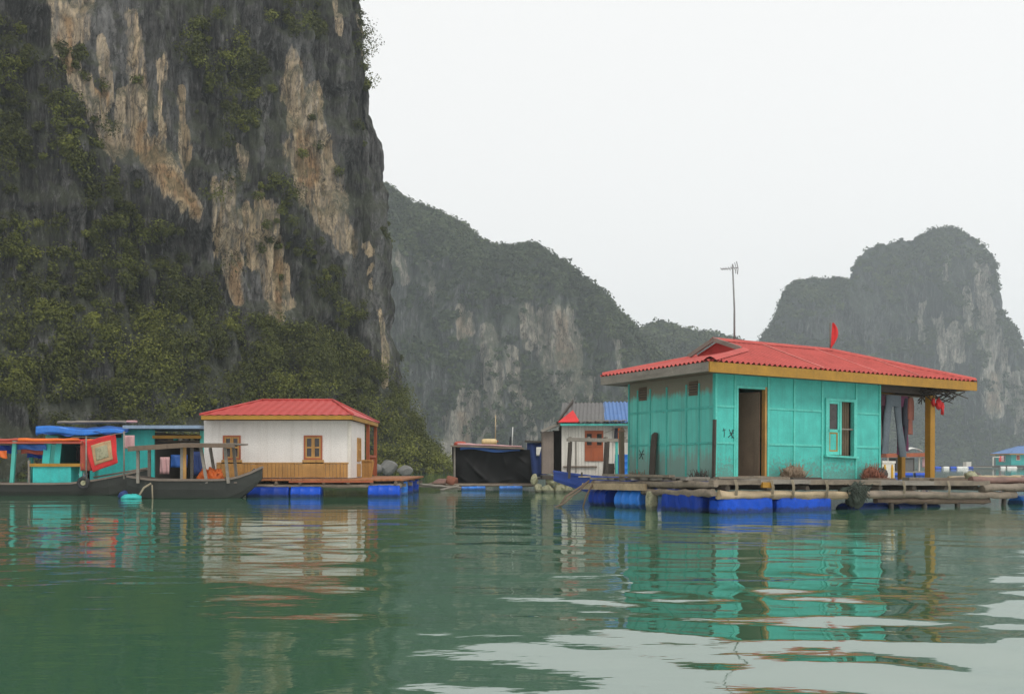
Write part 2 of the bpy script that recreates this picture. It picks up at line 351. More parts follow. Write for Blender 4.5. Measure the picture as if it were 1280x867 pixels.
# limestone: dark weathered grey with vertical runs, fresh pale scars where the attribute says, moss
def limestone(name, dark, light, tan, s=1.0, moss=(.05,.058,.032), mossy=.6, lo=1.49):
    m, nt, b = new_mat(name)
    o = coords(nt, (1/s, 1/s, 1/s)); v = coords(nt, (1/s, 1/s, .09/s)); v2 = coords(nt, (1/s, 1/s, .3/s))
    n1 = noise(nt, v, .17, 9, .68); n2 = noise(nt, v, 1.1, 8, .68); n3 = noise(nt, o, .6, 10, .72); n4 = noise(nt, v2, .4, 9, .7)
    n7 = noise(nt, coords(nt, (1/s, 1/s, .07/s)), 3.0, 6, .7)
    n5 = noise(nt, o, .07, 6, .6); n6 = noise(nt, v2, 1.6, 8, .7)
    def crack(sock, w):          # thin dark joints where the noise crosses its middle
        q = N(nt, 'ShaderNodeMath', _operation='SUBTRACT'); nt.links.new(sock, q.inputs[0]); q.inputs[1].default_value = .5
        a_ = N(nt, 'ShaderNodeMath', _operation='ABSOLUTE'); nt.links.new(q.outputs[0], a_.inputs[0])
        return ramp(nt, a_.outputs[0], [(0, G3(1)), (w, G3(0))])
    c = mix(nt, ramp(nt, n1, [(.38, G3(0)), (.64, G3(1))]), dark, light)
    c = mix(nt, ramp(nt, n2, [(.48, G3(0)), (.66, G3(.8))]), c, tuple(k*.42 for k in dark))
    c = mix(nt, ramp(nt, n4, [(.54, G3(0)), (.68, G3(.6))]), c, tuple(min(1,k*1.9) for k in light))
    c = mix(nt, ramp(nt, n6, [(.57, G3(0)), (.66, G3(.7))]), c, tuple(min(1,k*2.1) for k in light))
    c = mix(nt, ramp(nt, n7, [(.50, G3(0)), (.58, G3(.75))]), c, tuple(k*.35 for k in dark))
    c = mix(nt, ramp(nt, n7, [(.36, G3(.6)), (.43, G3(0))]), c, tuple(k*1.6 for k in light))
    n8 = noise(nt, coords(nt, (1/s, 1/s, .6/s)), 3.4, 7, .75)
    at = nt.nodes.new('ShaderNodeAttribute'); at.attribute_name = 'scar'
    sp = nt.nodes.new('ShaderNodeSeparateColor'); nt.links.new(at.outputs['Color'], sp.inputs[0])
    def brk(sock, k, lo, hi, top, w=.35):
        ad = N(nt, 'ShaderNodeMath', _operation='MULTIPLY_ADD'); nt.links.new(mix(nt, w, n2, n4), ad.inputs[0]); ad.inputs[1].default_value = k
        nt.links.new(sock, ad.inputs[2]); return ramp(nt, ad.outputs[0], [(lo*.4, G3(0)), (hi*.4, G3(top))]) if False else ramp(nt, scale_(ad.outputs[0], .4), [(lo*.4, G3(0)), (hi*.4, G3(top))])
    def scale_(sock, k):
        q = N(nt, 'ShaderNodeMath', _operation='MULTIPLY'); nt.links.new(sock, q.inputs[0]); q.inputs[1].default_value = k; return q.outputs[0]
    pale = mix(nt, ramp(nt, n3, [(.35, G3(0)), (.65, G3(1))]), tuple(k*.58 for k in tan), tuple(min(1,k*1.12) for k in tan))
    pale = mix(nt, ramp(nt, n2, [(.50, G3(0)), (.60, G3(.75))]), pale, (.15,.147,.14))
    pale = mix(nt, ramp(nt, n7, [(.52, G3(0)), (.58, G3(.6))]), pale, (.12,.11,.10))
    pale = mix(nt, ramp(nt, n1, [(.48, G3(0)), (.62, G3(.4))]), pale, (.30,.29,.27))
    orange = mix(nt, .55 if s < 2 else .3, pale, (.42,.23,.09))
    c = mix(nt, brk(sp.outputs[2], 1.5, 1.15, 1.7, .75), c, mix(nt, ramp(nt, n6, [(.4, G3(0)), (.6, G3(1))]), (.13,.13,.128), (.25,.245,.235)))
    c2 = mix(nt, brk(sp.outputs[1], 1.4, 1.2, 1.6, 1), pale, orange)
    c = mix(nt, brk(sp.outputs[0], 2.2, lo, lo+.13, 1), c, c2)
    c = mix(nt, scale_(crack(n4, .018), .75), c, tuple(k*.3 for k in dark))
    c = mix(nt, scale_(crack(n1, .012), .7), c, tuple(k*.3 for k in dark))
    c = mix(nt, 1., c, ramp(nt, n8, [(.36, G3(.5)), (.5, G3(.95)), (.64, G3(1.0))]), 'MULTIPLY')
    g = nt.nodes.new('ShaderNodeNewGeometry'); sz = nt.nodes.new('ShaderNodeSeparateXYZ'); nt.links.new(g.outputs['Normal'], sz.inputs[0])
    ad = N(nt, 'ShaderNodeMath', _operation='MULTIPLY_ADD'); nt.links.new(sz.outputs[2], ad.inputs[0]); ad.inputs[1].default_value = .35; nt.links.new(mix(nt, .5, n5, n3), ad.inputs[2])
    c = mix(nt, ramp(nt, ad.outputs[0], [(.50, G3(0)), (.66, G3(mossy))]), c, moss)
    nt.links.new(c, b.inputs['Base Color']); b.inputs['Roughness'].default_value = .92; b.inputs['Specular IOR Level'].default_value = .2
    bp = N(nt, 'ShaderNodeBump', Strength=1.0, Distance=.9*s)
    nt.links.new(mix(nt, .5, mix(nt, .5, n3, n8), mix(nt, .5, n2, n6)), bp.inputs['Height']); nt.links.new(bp.outputs[0], b.inputs['Normal'])
    return m
M['cliff_rock'] = limestone('cliff_rock', (.050,.048,.046), (.110,.107,.103), (.70,.54,.35), 1.0)
M['ridge_rock'] = limestone('ridge_rock', (.060,.064,.060), (.13,.132,.125), (.52,.46,.37), 3.4, moss=(.045,.06,.035), mossy=.7, lo=1.36)
M['karst_rock'] = limestone('karst_rock', (.055,.06,.06), (.115,.12,.118), (.54,.49,.42), 4.4, moss=(.04,.055,.035), mossy=.6, lo=1.28)
def leaves(name, stops):
    m, nt, b = new_mat(name)
    at = nt.nodes.new('ShaderNodeAttribute'); at.attribute_name = 'tint'
    sp = nt.nodes.new('ShaderNodeSeparateColor'); nt.links.new(at.outputs['Color'], sp.inputs[0])
    n = noise(nt, coords(nt, G3(1)), 2.2, 3)
    c = ramp(nt, sp.outputs[0], stops)
    c = mix(nt, .3, c, ramp(nt, n, [(.3, tuple(k*.6 for k in stops[1][1])), (.7, tuple(k*1.2 for k in stops[-1][1]))]))
    nt.links.new(c, b.inputs['Base Color']); b.inputs['Roughness'].default_value = .75; b.inputs['Specular IOR Level'].default_value = .15
    return m
M['bush'] = leaves('bush', [(0, (.020,.024,.011)), (.35, (.046,.052,.016)), (.7, (.085,.098,.022)), (1, (.17,.18,.034))])
M['bush_far'] = leaves('bush_far', [(0, (.024,.032,.018)), (.4, (.038,.054,.025)), (1, (.08,.10,.038))])

# ------------------------------------------------------------------ hills
def strokes(px, py, lst):
    """greatest coverage (0..1) of a list of (points, width) strokes at the projected place of each vertex"""
    r = np.zeros_like(px)
    for pts, w in lst:
        pts = [np.array(p, float) for p in pts]
        ws = w if hasattr(w, '__len__') else [w]*len(pts)
        d = np.full(px.shape, 9.)
        for (a, b, wa, wb) in zip(pts[:-1], pts[1:], ws[:-1], ws[1:]):
            ab = b-a; t = np.clip(((px-a[0])*ab[0] + (py-a[1])*ab[1])/(ab@ab), 0, 1)
            dd = np.hypot(px-a[0]-t*ab[0], py-a[1]-t*ab[1])/(wa + (wb-wa)*t)
            d = np.minimum(d, dd)
        r = np.maximum(r, np.clip(1.22-d*.72, 0, 1))
    return r
def surf(name, X, Y, Z, mat, scar=None, kind='structure', **kw):
    m, n = X.shape
    me = bpy.data.meshes.new(name)
    co = np.stack([X, Y, Z], -1).reshape(-1, 3)
    idx = np.arange(m*n).reshape(m, n)
    q = np.stack([idx[:-1,:-1], idx[:-1,1:], idx[1:,1:], idx[1:,:-1]], -1).reshape(-1, 4)
    me.vertices.add(len(co)); me.vertices.foreach_set('co', co.astype(np.float32).ravel())
    me.loops.add(q.size); me.loops.foreach_set('vertex_index', q.astype(np.int32).ravel())
    me.polygons.add(len(q)); me.polygons.foreach_set('loop_start', np.arange(0, q.size, 4, dtype=np.int32))
    me.polygons.foreach_set('use_smooth', np.ones(len(q), bool))
    me.update(calc_edges=True); me.validate()
    if scar is not None:
        a = me.color_attributes.new('scar', 'FLOAT_COLOR', 'POINT')
        c = np.zeros((m*n, 4), np.float32); c[:, 0] = scar[0].ravel(); c[:, 1] = scar[1].ravel(); c[:, 2] = scar[2].ravel() if len(scar) > 2 else 0; c[:, 3] = 1
        a.data.foreach_set('color', c.ravel())
    me.materials.append(mat)
    o = bpy.data.objects.new(name, me); link(o)
    return tag(o, kind=kind, **kw)
def foliage(name, centres, radii, per, size, mat, tint, label, flat=.8, fall=.45):
    """leaf clumps: many small bent leaves spread through each clump's volume; tint 0..1 per clump"""
    n = len(centres)
    C = np.repeat(centres, per, 0); R = np.repeat(radii, per)[:, None]; T = np.repeat(tint, per)
    d = RNG.normal(size=(n*per, 3)); d /= np.linalg.norm(d, axis=1)[:, None]
    rr = RNG.random((n*per, 1))**fall
    p = C + d*rr*R*np.array([1, 1, flat])
    nrm = d + RNG.normal(size=d.shape)*.7 + np.array([0, -.1, .5]); nrm /= np.linalg.norm(nrm, axis=1)[:, None]
    t = np.cross(nrm, RNG.normal(size=d.shape)); t /= np.linalg.norm(t, axis=1)[:, None]
    b = np.cross(nrm, t)
    s = (size*RNG.uniform(.6, 1.35, (n*per, 1)))
    v = np.stack([p - t*s, p - b*s*.55 + nrm*s*.15, p + t*s, p + b*s*.55 + nrm*s*.15], 1).reshape(-1, 3)
    me = bpy.data.meshes.new(name); k = n*per
    me.vertices.add(4*k); me.vertices.foreach_set('co', v.astype(np.float32).ravel())
    me.loops.add(4*k); me.loops.foreach_set('vertex_index', np.arange(4*k, dtype=np.int32))
    me.polygons.add(k); me.polygons.foreach_set('loop_start', np.arange(0, 4*k, 4, dtype=np.int32))
    me.update(calc_edges=True)
    a = me.color_attributes.new('tint', 'FLOAT_COLOR', 'POINT')
    tt = np.clip(T + RNG.normal(size=k)*.07, 0, 1)
    c = np.ones((4*k, 4), np.float32); c[:, 0] = np.repeat(tt, 4); a.data.foreach_set('color', c.ravel())
    me.materials.append(mat)
    o = bpy.data.objects.new(name, me); link(o)
    return tag(o, label, 'vegetation', kind='stuff')
def project(X, Y, Z):
    return 640 + F*X/np.maximum(Y, 1), HZ - F*(Z-CAMH)/np.maximum(Y, 1)

# --- the great cliff behind the left houses
def big_cliff():
    foot = np.array([(-150,30),(-105,52),(-72,72),(-46,89),(-30,102),(-19.6,110.5),(-14.7,114.5),(-12.8,118),(-13.4,124),(-19,140),(-30,170),(-60,215)], float)
    # resample the footprint as a smooth curve
    seg = np.r_[0, np.cumsum(np.hypot(*np.diff(foot, axis=0).T))]
    n = 560
    dens = np.r_[np.linspace(0, seg[2], 40)[:-1], np.linspace(seg[2], seg[8], 470)[:-1], np.linspace(seg[8], seg[-1], n-508)]
    fx = np.interp(dens, seg, foot[:, 0]); fy = np.interp(dens, seg, foot[:, 1])
    k = np.hanning(23); k /= k.sum()
    pad = lambda a: np.convolve(np.r_[[a[0]]*11, a, [a[-1]]*11], k, 'valid')
    fx, fy = pad(fx), pad(fy)
    tx, ty = np.gradient(fx), np.gradient(fy); L = np.hypot(tx, ty); nx, ny = ty/L, -tx/L      # outward (towards the water)
    s = np.r_[0, np.cumsum(np.hypot(np.diff(fx), np.diff(fy)))]
    H = 84 + 6*fbm(s/30, 0, 3.1, 3)
    t = np.r_[np.linspace(0, 1, 330), np.linspace(1, 2, 26)[1:]]
    S, Tt = np.meshgrid(s, t); HH = np.broadcast_to(H, S.shape)
    z = np.minimum(Tt, 1)*HH
    over = np.clip(Tt-1, 0, 1)
    right = np.clip((S - seg[4])/(seg[7]-seg[4]), 0, 1)
    zt = 17 - 7*right + 2.5*fbm(S/9, 0, 7.7, 3)                         # top of the bushy foot slope
    q = np.clip(1 - z/zt, 0, 1)
    out = (10.5-4.5*right)*q**1.15
    lean = -.064*np.maximum(z-8, 0) - 2.6*np.clip((z-32)/26, 0, 1)
    d = 3.4*fbm(S/17, z/60, 1.3, 3) + 2.0*(np.abs(fbm(S/6.5, z/32, 4.4, 3))-.35) + 1.7*(np.abs(fbm(S/2.6, z/14, 8.8, 3, .6))-.3) + 1.2*(np.abs(fbm(S/1.15+.3*fbm(z/5,S/5,1.,2), z/9, 12.8, 3))-.3) + .35*fbm(S/.7, z/1.8, 2.2, 3)
    ledge = .8*fbm(S/12, z/3.2, 6.1, 3)
    d = (d + ledge)*(1-.45*right*np.clip((S-seg[5])/6, 0, 1)) + 1.2*q*fbm(S/4, z/4, 9.9, 3)
    off = out + lean + d - over*34
    X = fx + nx*off; Y = fy + ny*off
    Z = z + 7*np.sin(over*1.5)*(over > 0) + .3*fbm(S/2, z/2, 5.5, 3) - 1.5*(Tt < .004)
    px, py = project(X, Y, Z)
    wx = 8*fbm(px/22, py/60, .5, 3) + 4*fbm(px/5, py/45, 9.5, 2); wy = 14*fbm(px/14, py/40, 2.5, 3); ppx, ppy = px+wx, py+wy
    tan = strokes(ppx, ppy, [
        ([(70,-5),(84,60)], 11), ([(100,-5),(100,40)], 14), ([(84,50),(105,110),(135,160),(148,190)], [8,9,10,7]),
        ([(168,25),(172,110),(170,175)], [11,12,9]), ([(128,60),(134,130)], 7), ([(198,70),(203,180)], 6),
        ([(178,185),(205,215),(243,258)], [14,17,13]), ([(150,120),(156,180)], 8), ([(228,120),(233,205)], 6),
        ([(371,72),(374,140),(378,200)], [10,15,14]), ([(393,120),(398,200)], 9), ([(380,180),(395,240),(420,285),(434,315)], [20,22,18,8]),
        ([(357,75),(360,120)], 6), ([(406,200),(428,250)], 12), ([(280,240),(283,300),(292,350),(296,380)], [11,13,12,6]),
        ([(306,270),(314,330)], 9), ([(326,250),(334,320),(345,388)], [9,14,9]), ([(352,330),(362,380)], 8), ([(476,395),(479,445),(482,480)], [4,5,4]),
        ([(455,20),(458,60)], 3), ([(420,5),(424,40)], 4), ([(300,190),(304,230)], 4), ([(458,300),(463,350)], 3)])
    org = strokes(ppx, ppy, [([(178,190),(210,225),(245,262)], [13,14,10]), ([(175,150),(170,190)], 6), ([(120,115),(130,130)], 7), ([(372,170),(384,220)], 12),
                             ([(345,330),(347,385)], 7), ([(292,330),(296,380)], 8), ([(85,20),(90,80)], 9)])
    gry = strokes(ppx, ppy, [([(110,0),(125,60)], 22), ([(150,20),(185,190),(230,240)], [40,48,20]), ([(230,60),(232,200)], 16), ([(370,60),(395,220),(440,340)], [26,40,16]), ([(285,230),(310,330),(350,390)], [26,44,20]), ([(440,300),(462,420)], 14), ([(470,250),(482,480)], 9), ([(330,120),(335,200)], 12), ([(60,420),(130,400)], 14), ([(40,520),(300,530)], 14)])
    surf('cliff_hill', X, Y, Z, M['cliff_rock'], (tan, org, gry))
    # bushes: the foot slope and patches on ledges
    gx = np.gradient
    veg = np.zeros_like(px)
    lim = np.interp(px, [-400,0,60,120,200,300,360,420,450,480,505,530], [370,378,395,402,400,398,412,428,448,478,496,540])
    lim = lim + 16*fbm(px/35, 0, 1.1, 3)
    veg = np.where(py > lim, 1., 0)
    low = np.clip((py-(512+10*fbm(px/40, 0, 4, 3)))/20, 0, 1)*(px < 330)*(px > -50)
    veg *= 1 - .72*low
    veg = np.maximum(veg, .9*strokes(ppx, ppy, [([(-20,60),(40,90),(75,130)], [30,40,34]), ([(10,150),(60,175)], [40,34]), ([(95,185),(120,230),(150,290),(170,330)], [20,26,26,22]),
        ([(250,60),(290,95),(300,140)], [20,34,22]), ([(20,300),(45,350)], [30,34]), ([(200,320),(235,370)], [20,26]), ([(345,20),(385,30)], [14,18])]))
    veg = np.maximum(veg, .55*strokes(ppx, ppy, [([(100,330),(130,390)], 40), ([(340,250),(360,330)], 18), ([(395,330),(430,400)], 18), ([(448,-10),(466,110)], 5)]))
    veg *= np.clip(.75 + 1.1*fbm(px/26, py/26, 3.3, 3), .03, 1.5)
    veg = np.maximum(veg, .015)
    veg *= (Tt <= 1)
    # sample by area
    A = np.hypot(np.gradient(X, axis=1), np.gradient(Y, axis=1))*np.abs(np.gradient(Z, axis=0)) + .04
    vis = ((px > -260) & (px < 560) & (py > -120)) + .1
    w = (veg*A*vis).ravel(); w /= w.sum()
    n1 = 4600
    ii = RNG.choice(w.size, n1, p=w, replace=False)
    rad = np.clip(np.exp(RNG.normal(-.25, .48, n1)), .25, 2.3)*np.where(py.ravel()[ii] > lim.ravel()[ii], 1.1, .85)
    NX = np.broadcast_to(nx, X.shape).ravel()[ii]; NY = np.broadcast_to(ny, X.shape).ravel()[ii]
    c = np.stack([X.ravel()[ii] + NX*rad*.45, Y.ravel()[ii] + NY*rad*.45, Z.ravel()[ii] + rad*.2], 1)
    c[:, 2] = np.maximum(c[:, 2], rad*.5)
    tint = np.clip(.36 + .45*fbm(px.ravel()[ii]/40, py.ravel()[ii]/40, 6.6, 2) + RNG.normal(size=n1)*.24, 0, 1)
    tint = np.clip(tint + .10*(py.ravel()[ii] > lim.ravel()[ii]), 0, 1)
    tint = np.where((px.ravel()[ii] > 440) & (py.ravel()[ii] > 470), np.clip(tint+.18, 0, 1), tint)
    foliage('undergrowth', c, rad, 180, .125, M['bush'], tint, 'olive green bushes and creepers covering the foot and ledges of the tall grey cliff')
big_cliff()

def curtain(name, sil, Yf, D, B, mat, amp, tans, orgs, nx_, nz, vegname, veglabel, nclump, clump, leaf, veg_bias, rise=.3, power=6, seed=0.):
    """a hill built over its water line: steep front face, rounded crest at the heights given, back slope"""
    sil = np.array(sil, float)
    Yc = Yf + D
    xs = (sil[:, 0]-640)/F*Yc; hs = CAMH + (HZ-sil[:, 1])/F*Yc
    x = np.linspace(xs[0], xs[-1], nx_)
    H = np.interp(x, xs, hs)
    H = np.maximum(H + amp*.28*fbm(x/(amp*2.2), seed, 1.7, 4, .6), 1.)
    t = np.r_[np.linspace(0, .8, int(nz*.66)), np.linspace(.8, 1, int(nz*.34))[1:], np.linspace(1, 2, 24)[1:]]
    XX, T = np.meshgrid(x, t); HH = np.broadcast_to(H, XX.shape)
    front = np.minimum(T, 1)
    Z = np.where(T <= 1, front*HH, HH*(1-(T-1)**1.6))
    off = D*(rise*front + (1-rise)*front**power) + np.maximum(T-1, 0)*B
    d = amp*(.5*(np.abs(fbm(XX/(amp*.9), Z/(amp*7), seed+15, 3))-.3) + 1.5*fbm(XX/(amp*6), Z/(amp*20), seed+.3, 3) + 1.0*(np.abs(fbm(XX/(amp*2.4), Z/(amp*12), seed+5, 3))-.3) + .45*fbm(XX/(amp*.8), Z/(amp*2.5), seed+2, 4, .6))
    d *= np.clip((1.02-front)*6, .15, 1)*(T <= 1)
    Y = Yf + off - d
    X = XX + .25*amp*fbm(Z/(amp*3), XX/(amp*3), seed+8, 3)
    Z = Z - .6*(T < .01)
    px, py = project(X, Y, Z)
    ppx = px + 6*fbm(px/16, py/50, seed+.9, 3); ppy = py + 7*fbm(px/25, py/25, seed+3, 2)
    tan = strokes(ppx, ppy, tans); org = strokes(ppx, ppy, orgs) if orgs else np.zeros_like(tan)
    surf(name, X, Y, Z, mat, (tan, org))
    slope = np.clip(np.gradient(Y, axis=0)/np.maximum(np.abs(np.gradient(Z, axis=0)), .05), 0, 2.5)
    veg = (.025 + .9*slope)*np.clip(.7 + 1.6*fbm(px/40, py/34, seed+6, 3), .02, 2)*(1-.93*np.clip(tan*1.6, 0, 1))
    veg = veg + veg_bias(px, py)
    veg *= (T <= 1.12)
    A = np.abs(np.gradient(X, axis=1))*np.hypot(np.gradient(Z, axis=0), np.gradient(Y, axis=0))
    w = (np.clip(veg, 0, None)*A).ravel(); w /= w.sum()
    ii = RNG.choice(w.size, nclump, p=w, replace=False)
    rad = np.clip(np.exp(RNG.normal(-.3, .42, nclump)), .3, 1.55)*clump
    c = np.stack([X.ravel()[ii], Y.ravel()[ii] - rad*.3, np.maximum(Z.ravel()[ii] + rad*.16, rad*.4)], 1)
    tint = np.clip(.42 + .45*fbm(px.ravel()[ii]/30, py.ravel()[ii]/30, seed+7, 2) + RNG.normal(size=nclump)*.22, 0, 1)
    foliage(vegname, c, rad, 44, leaf, M['bush_far'], tint, veglabel, .65, .7)

curtain('ridge_hill', [(300,205),(380,222),(440,230),(476,234),(500,243),(530,256),(560,270),(590,283),(600,293),(622,302),(645,305),(668,308),(690,322),(720,345),(745,360),(760,375),(780,398),(797,416),(815,436),(840,470),(870,520),(900,565),(910,577)],
        415, 34, 140, M['ridge_rock'], 9.0,
        [([(712,390),(716,430),(719,470)], [9,10,8]), ([(690,400),(697,450),(705,500)], [14,16,10]), ([(660,380),(668,430)], 9), ([(606,410),(614,460),(612,520)], [9,12,10]), ([(582,500),(580,560)], [13,14]),
         ([(560,520),(556,575)], 8), ([(577,395),(580,420)], 6), ([(640,440),(645,500)], 8), ([(660,500),(662,560)], 8), ([(768,420),(772,460)], 6), ([(600,540),(604,575)], 8), ([(500,320),(505,350)], 6), ([(486,290),(488,330)], 4),
         ([(536,330),(540,380)], 4), ([(735,470),(737,530)], 7), ([(690,520),(692,570)], 6)],
        [([(700,400),(705,450)], 12), ([(577,400),(580,420)], 8), ([(575,520),(578,560)], 8)], 420, 210, 'shrubbery', 'hazy green scrub on the crest and ledges of the long ridge', 5600, 2.5, .75,
        lambda px, py: .9*(py < np.interp(px, [470,600,700,800], [300,335,365,450])) + .5*np.exp(-((px-640)**2/2500+(py-520)**2/2500)), seed=1.)
curtain('back_hill', [(700,500),(740,470),(770,440),(797,418),(808,412),(820,404),(842,405),(856,411),(872,412),(890,416),(905,424),(930,432),(960,445),(1000,470),(1040,520),(1060,570)],
        520, 40, 120, M['ridge_rock'], 8.0, [([(800,500),(802,540)], 6)], None, 240, 120, 'shrubbery', 'dark scrub on the low hill behind the teal house', 2600, 3.0, 1.0, lambda px, py: .6 + 0*px, seed=4.)
curtain('karst_hill', [(940,470),(950,440),(957,424),(966,413),(975,394),(984,374),(988,361),(1004,353),(1030,345),(1052,348),(1063,353),(1072,346),(1076,330),(1090,312),(1108,301),(1125,295),(1140,303),(1150,296),(1168,290),(1194,291),(1206,302),(1225,311),(1236,332),(1243,357),(1250,392),(1262,405),(1276,420),(1290,450),(1310,500),(1335,560),(1345,577)],
        640, 24, 160, M['karst_rock'], 9.5,
        [([(1228,330),(1234,400),(1240,470),(1248,520)], [7,9,10,7]), ([(1256,430),(1262,500)], [6,5]), ([(1178,400),(1182,440),(1186,470)], [7,9,7]), ([(1208,370),(1210,410)], 5), ([(1276,470),(1278,550)], 7), ([(1196,410),(1198,450)], 5), ([(1155,380),(1158,420)], 3), ([(1182,320),(1184,350)], 3)],
        [([(1240,470),(1246,515)], 8)], 420, 200, 'shrubbery', 'blue grey scrub on the domed karst peak behind the flag', 4800, 2.8, .95,
        lambda px, py: 1.1*(py > np.interp(px, [950,1100,1200,1260,1300], [400,455,510,545,540])) + .3*(py < 330), seed=9.)

# ------------------------------------------------------------------ water
def water():
    rows = [-30., -20., -12., -7., -4., -2., 0., 1.5, 3., 4.]
    y = 4.2
    while y < 1500:
        rows.append(y); y += max(.045, .0075*y) if y < 62 else .04*y
    rows = np.array(rows); nc = 600
    c = np.linspace(-1, 1, nc)
    Yg = np.broadcast_to(rows[:, None], (len(rows), nc)).copy()
    Xg = c[None, :]*(9 + .72*np.abs(rows))[:, None]
    Z = np.zeros_like(Xg)
    rr = np.random.default_rng(5)
    env = np.clip(.75 + .9*fbm(Xg/7, Yg/6, 1.5, 2), .25, 1.7)
    near = np.clip((11.0-Yg)/3.6, 0, 1)*np.clip((Xg+1.5)/3+.25, .15, 1)
    for i in range(64):
        lam = math.exp(rr.uniform(math.log(.35), math.log(3.6)))
        ang = math.radians(80 + rr.normal()*30)
        kx, ky = math.cos(ang)*2*math.pi/lam, math.sin(ang)*2*math.pi/lam
        slope = .0026 if lam > .9 else .0042
        a = slope/(2*math.pi/lam)
        fade = np.clip(1.6 - Yg*.0075/(lam*.25), 0, 1)
        g = (1 + (7.0*near if lam > .9 else 4.6*near))
        Z += a*fade*g*env*np.sin(kx*Xg + ky*Yg + rr.uniform(0, 6.28))
    m, nt, b = new_mat('green_water')
    b.inputs['Base Color'].default_value = (.018,.075,.05,1)
    n0 = noise(nt, coords(nt, (.05,.05,.05)), 1, 3)
    nt.links.new(ramp(nt, n0, [(.3, (.038,.112,.060)), (.7, (.047,.128,.072))]), b.inputs['Base Color'])
    b.inputs['Roughness'].default_value = .035; b.inputs['IOR'].default_value = 4.6
    h1 = noise(nt, coords(nt, (1.1, 2.6, 1)), 1.6, 3, .5); h2 = noise(nt, coords(nt, (.35, 1.1, 1)), .8, 3, .5)
    bp = N(nt, 'ShaderNodeBump', Strength=.22, Distance=.05); nt.links.new(mix(nt, .6, h1, h2), bp.inputs['Height']); nt.links.new(bp.outputs[0], b.inputs['Normal'])
    surf('water', Xg, Yg, Z, m)
water()

# ------------------------------------------------------------------ haze
def haze(density):
    m = bpy.data.materials.new('haze_air'); m.use_nodes = True; nt = m.node_tree; nt.nodes.clear()
    out = nt.nodes.new('ShaderNodeOutputMaterial'); v = nt.nodes.new('ShaderNodeVolumePrincipled')
    v.inputs['Color'].default_value = (.82,.89,.94,1); v.inputs['Density'].default_value = density; v.inputs['Anisotropy'].default_value = .2
    nt.links.new(v.outputs[0], out.inputs['Volume'])
    mb = MB(); mb.box(-1250, 1250, -60, 1560, -2.6, 190)
    ob('haze', mb, m, kind='stuff')
haze(.00047)

# ------------------------------------------------------------------ roof sheets
def corrugated(mb, f0, f1, x0, x1, pitch=.17, amp=.03, nrm=Vector((0,0,1)), flat=False):
    """sheet between the lower line f0(x) and the upper line f1(x), ribs running up the slope"""
    n = max(2, int((x1-x0)/(pitch/6)))
    vs = []; fs = []
    for i in range(n+1):
        x = x0 + (x1-x0)*i/n
        o = nrm*(0 if flat else amp*math.sin(2*math.pi*x/pitch))
        a, b = Vector(f0(x)), Vector(f1(x))
        for t in (0, .5, 1): vs.append(a.lerp(b, t) + o)
    for i in range(n):
        for r in (0, 1): fs.append((i*3+r, (i+1)*3+r, (i+1)*3+r+1, i*3+r+1))
    return mb.add(vs, fs, True)
def lerp_(x, pts):
    return float(np.interp(x, [p[0] for p in pts], [p[1] for p in pts]))

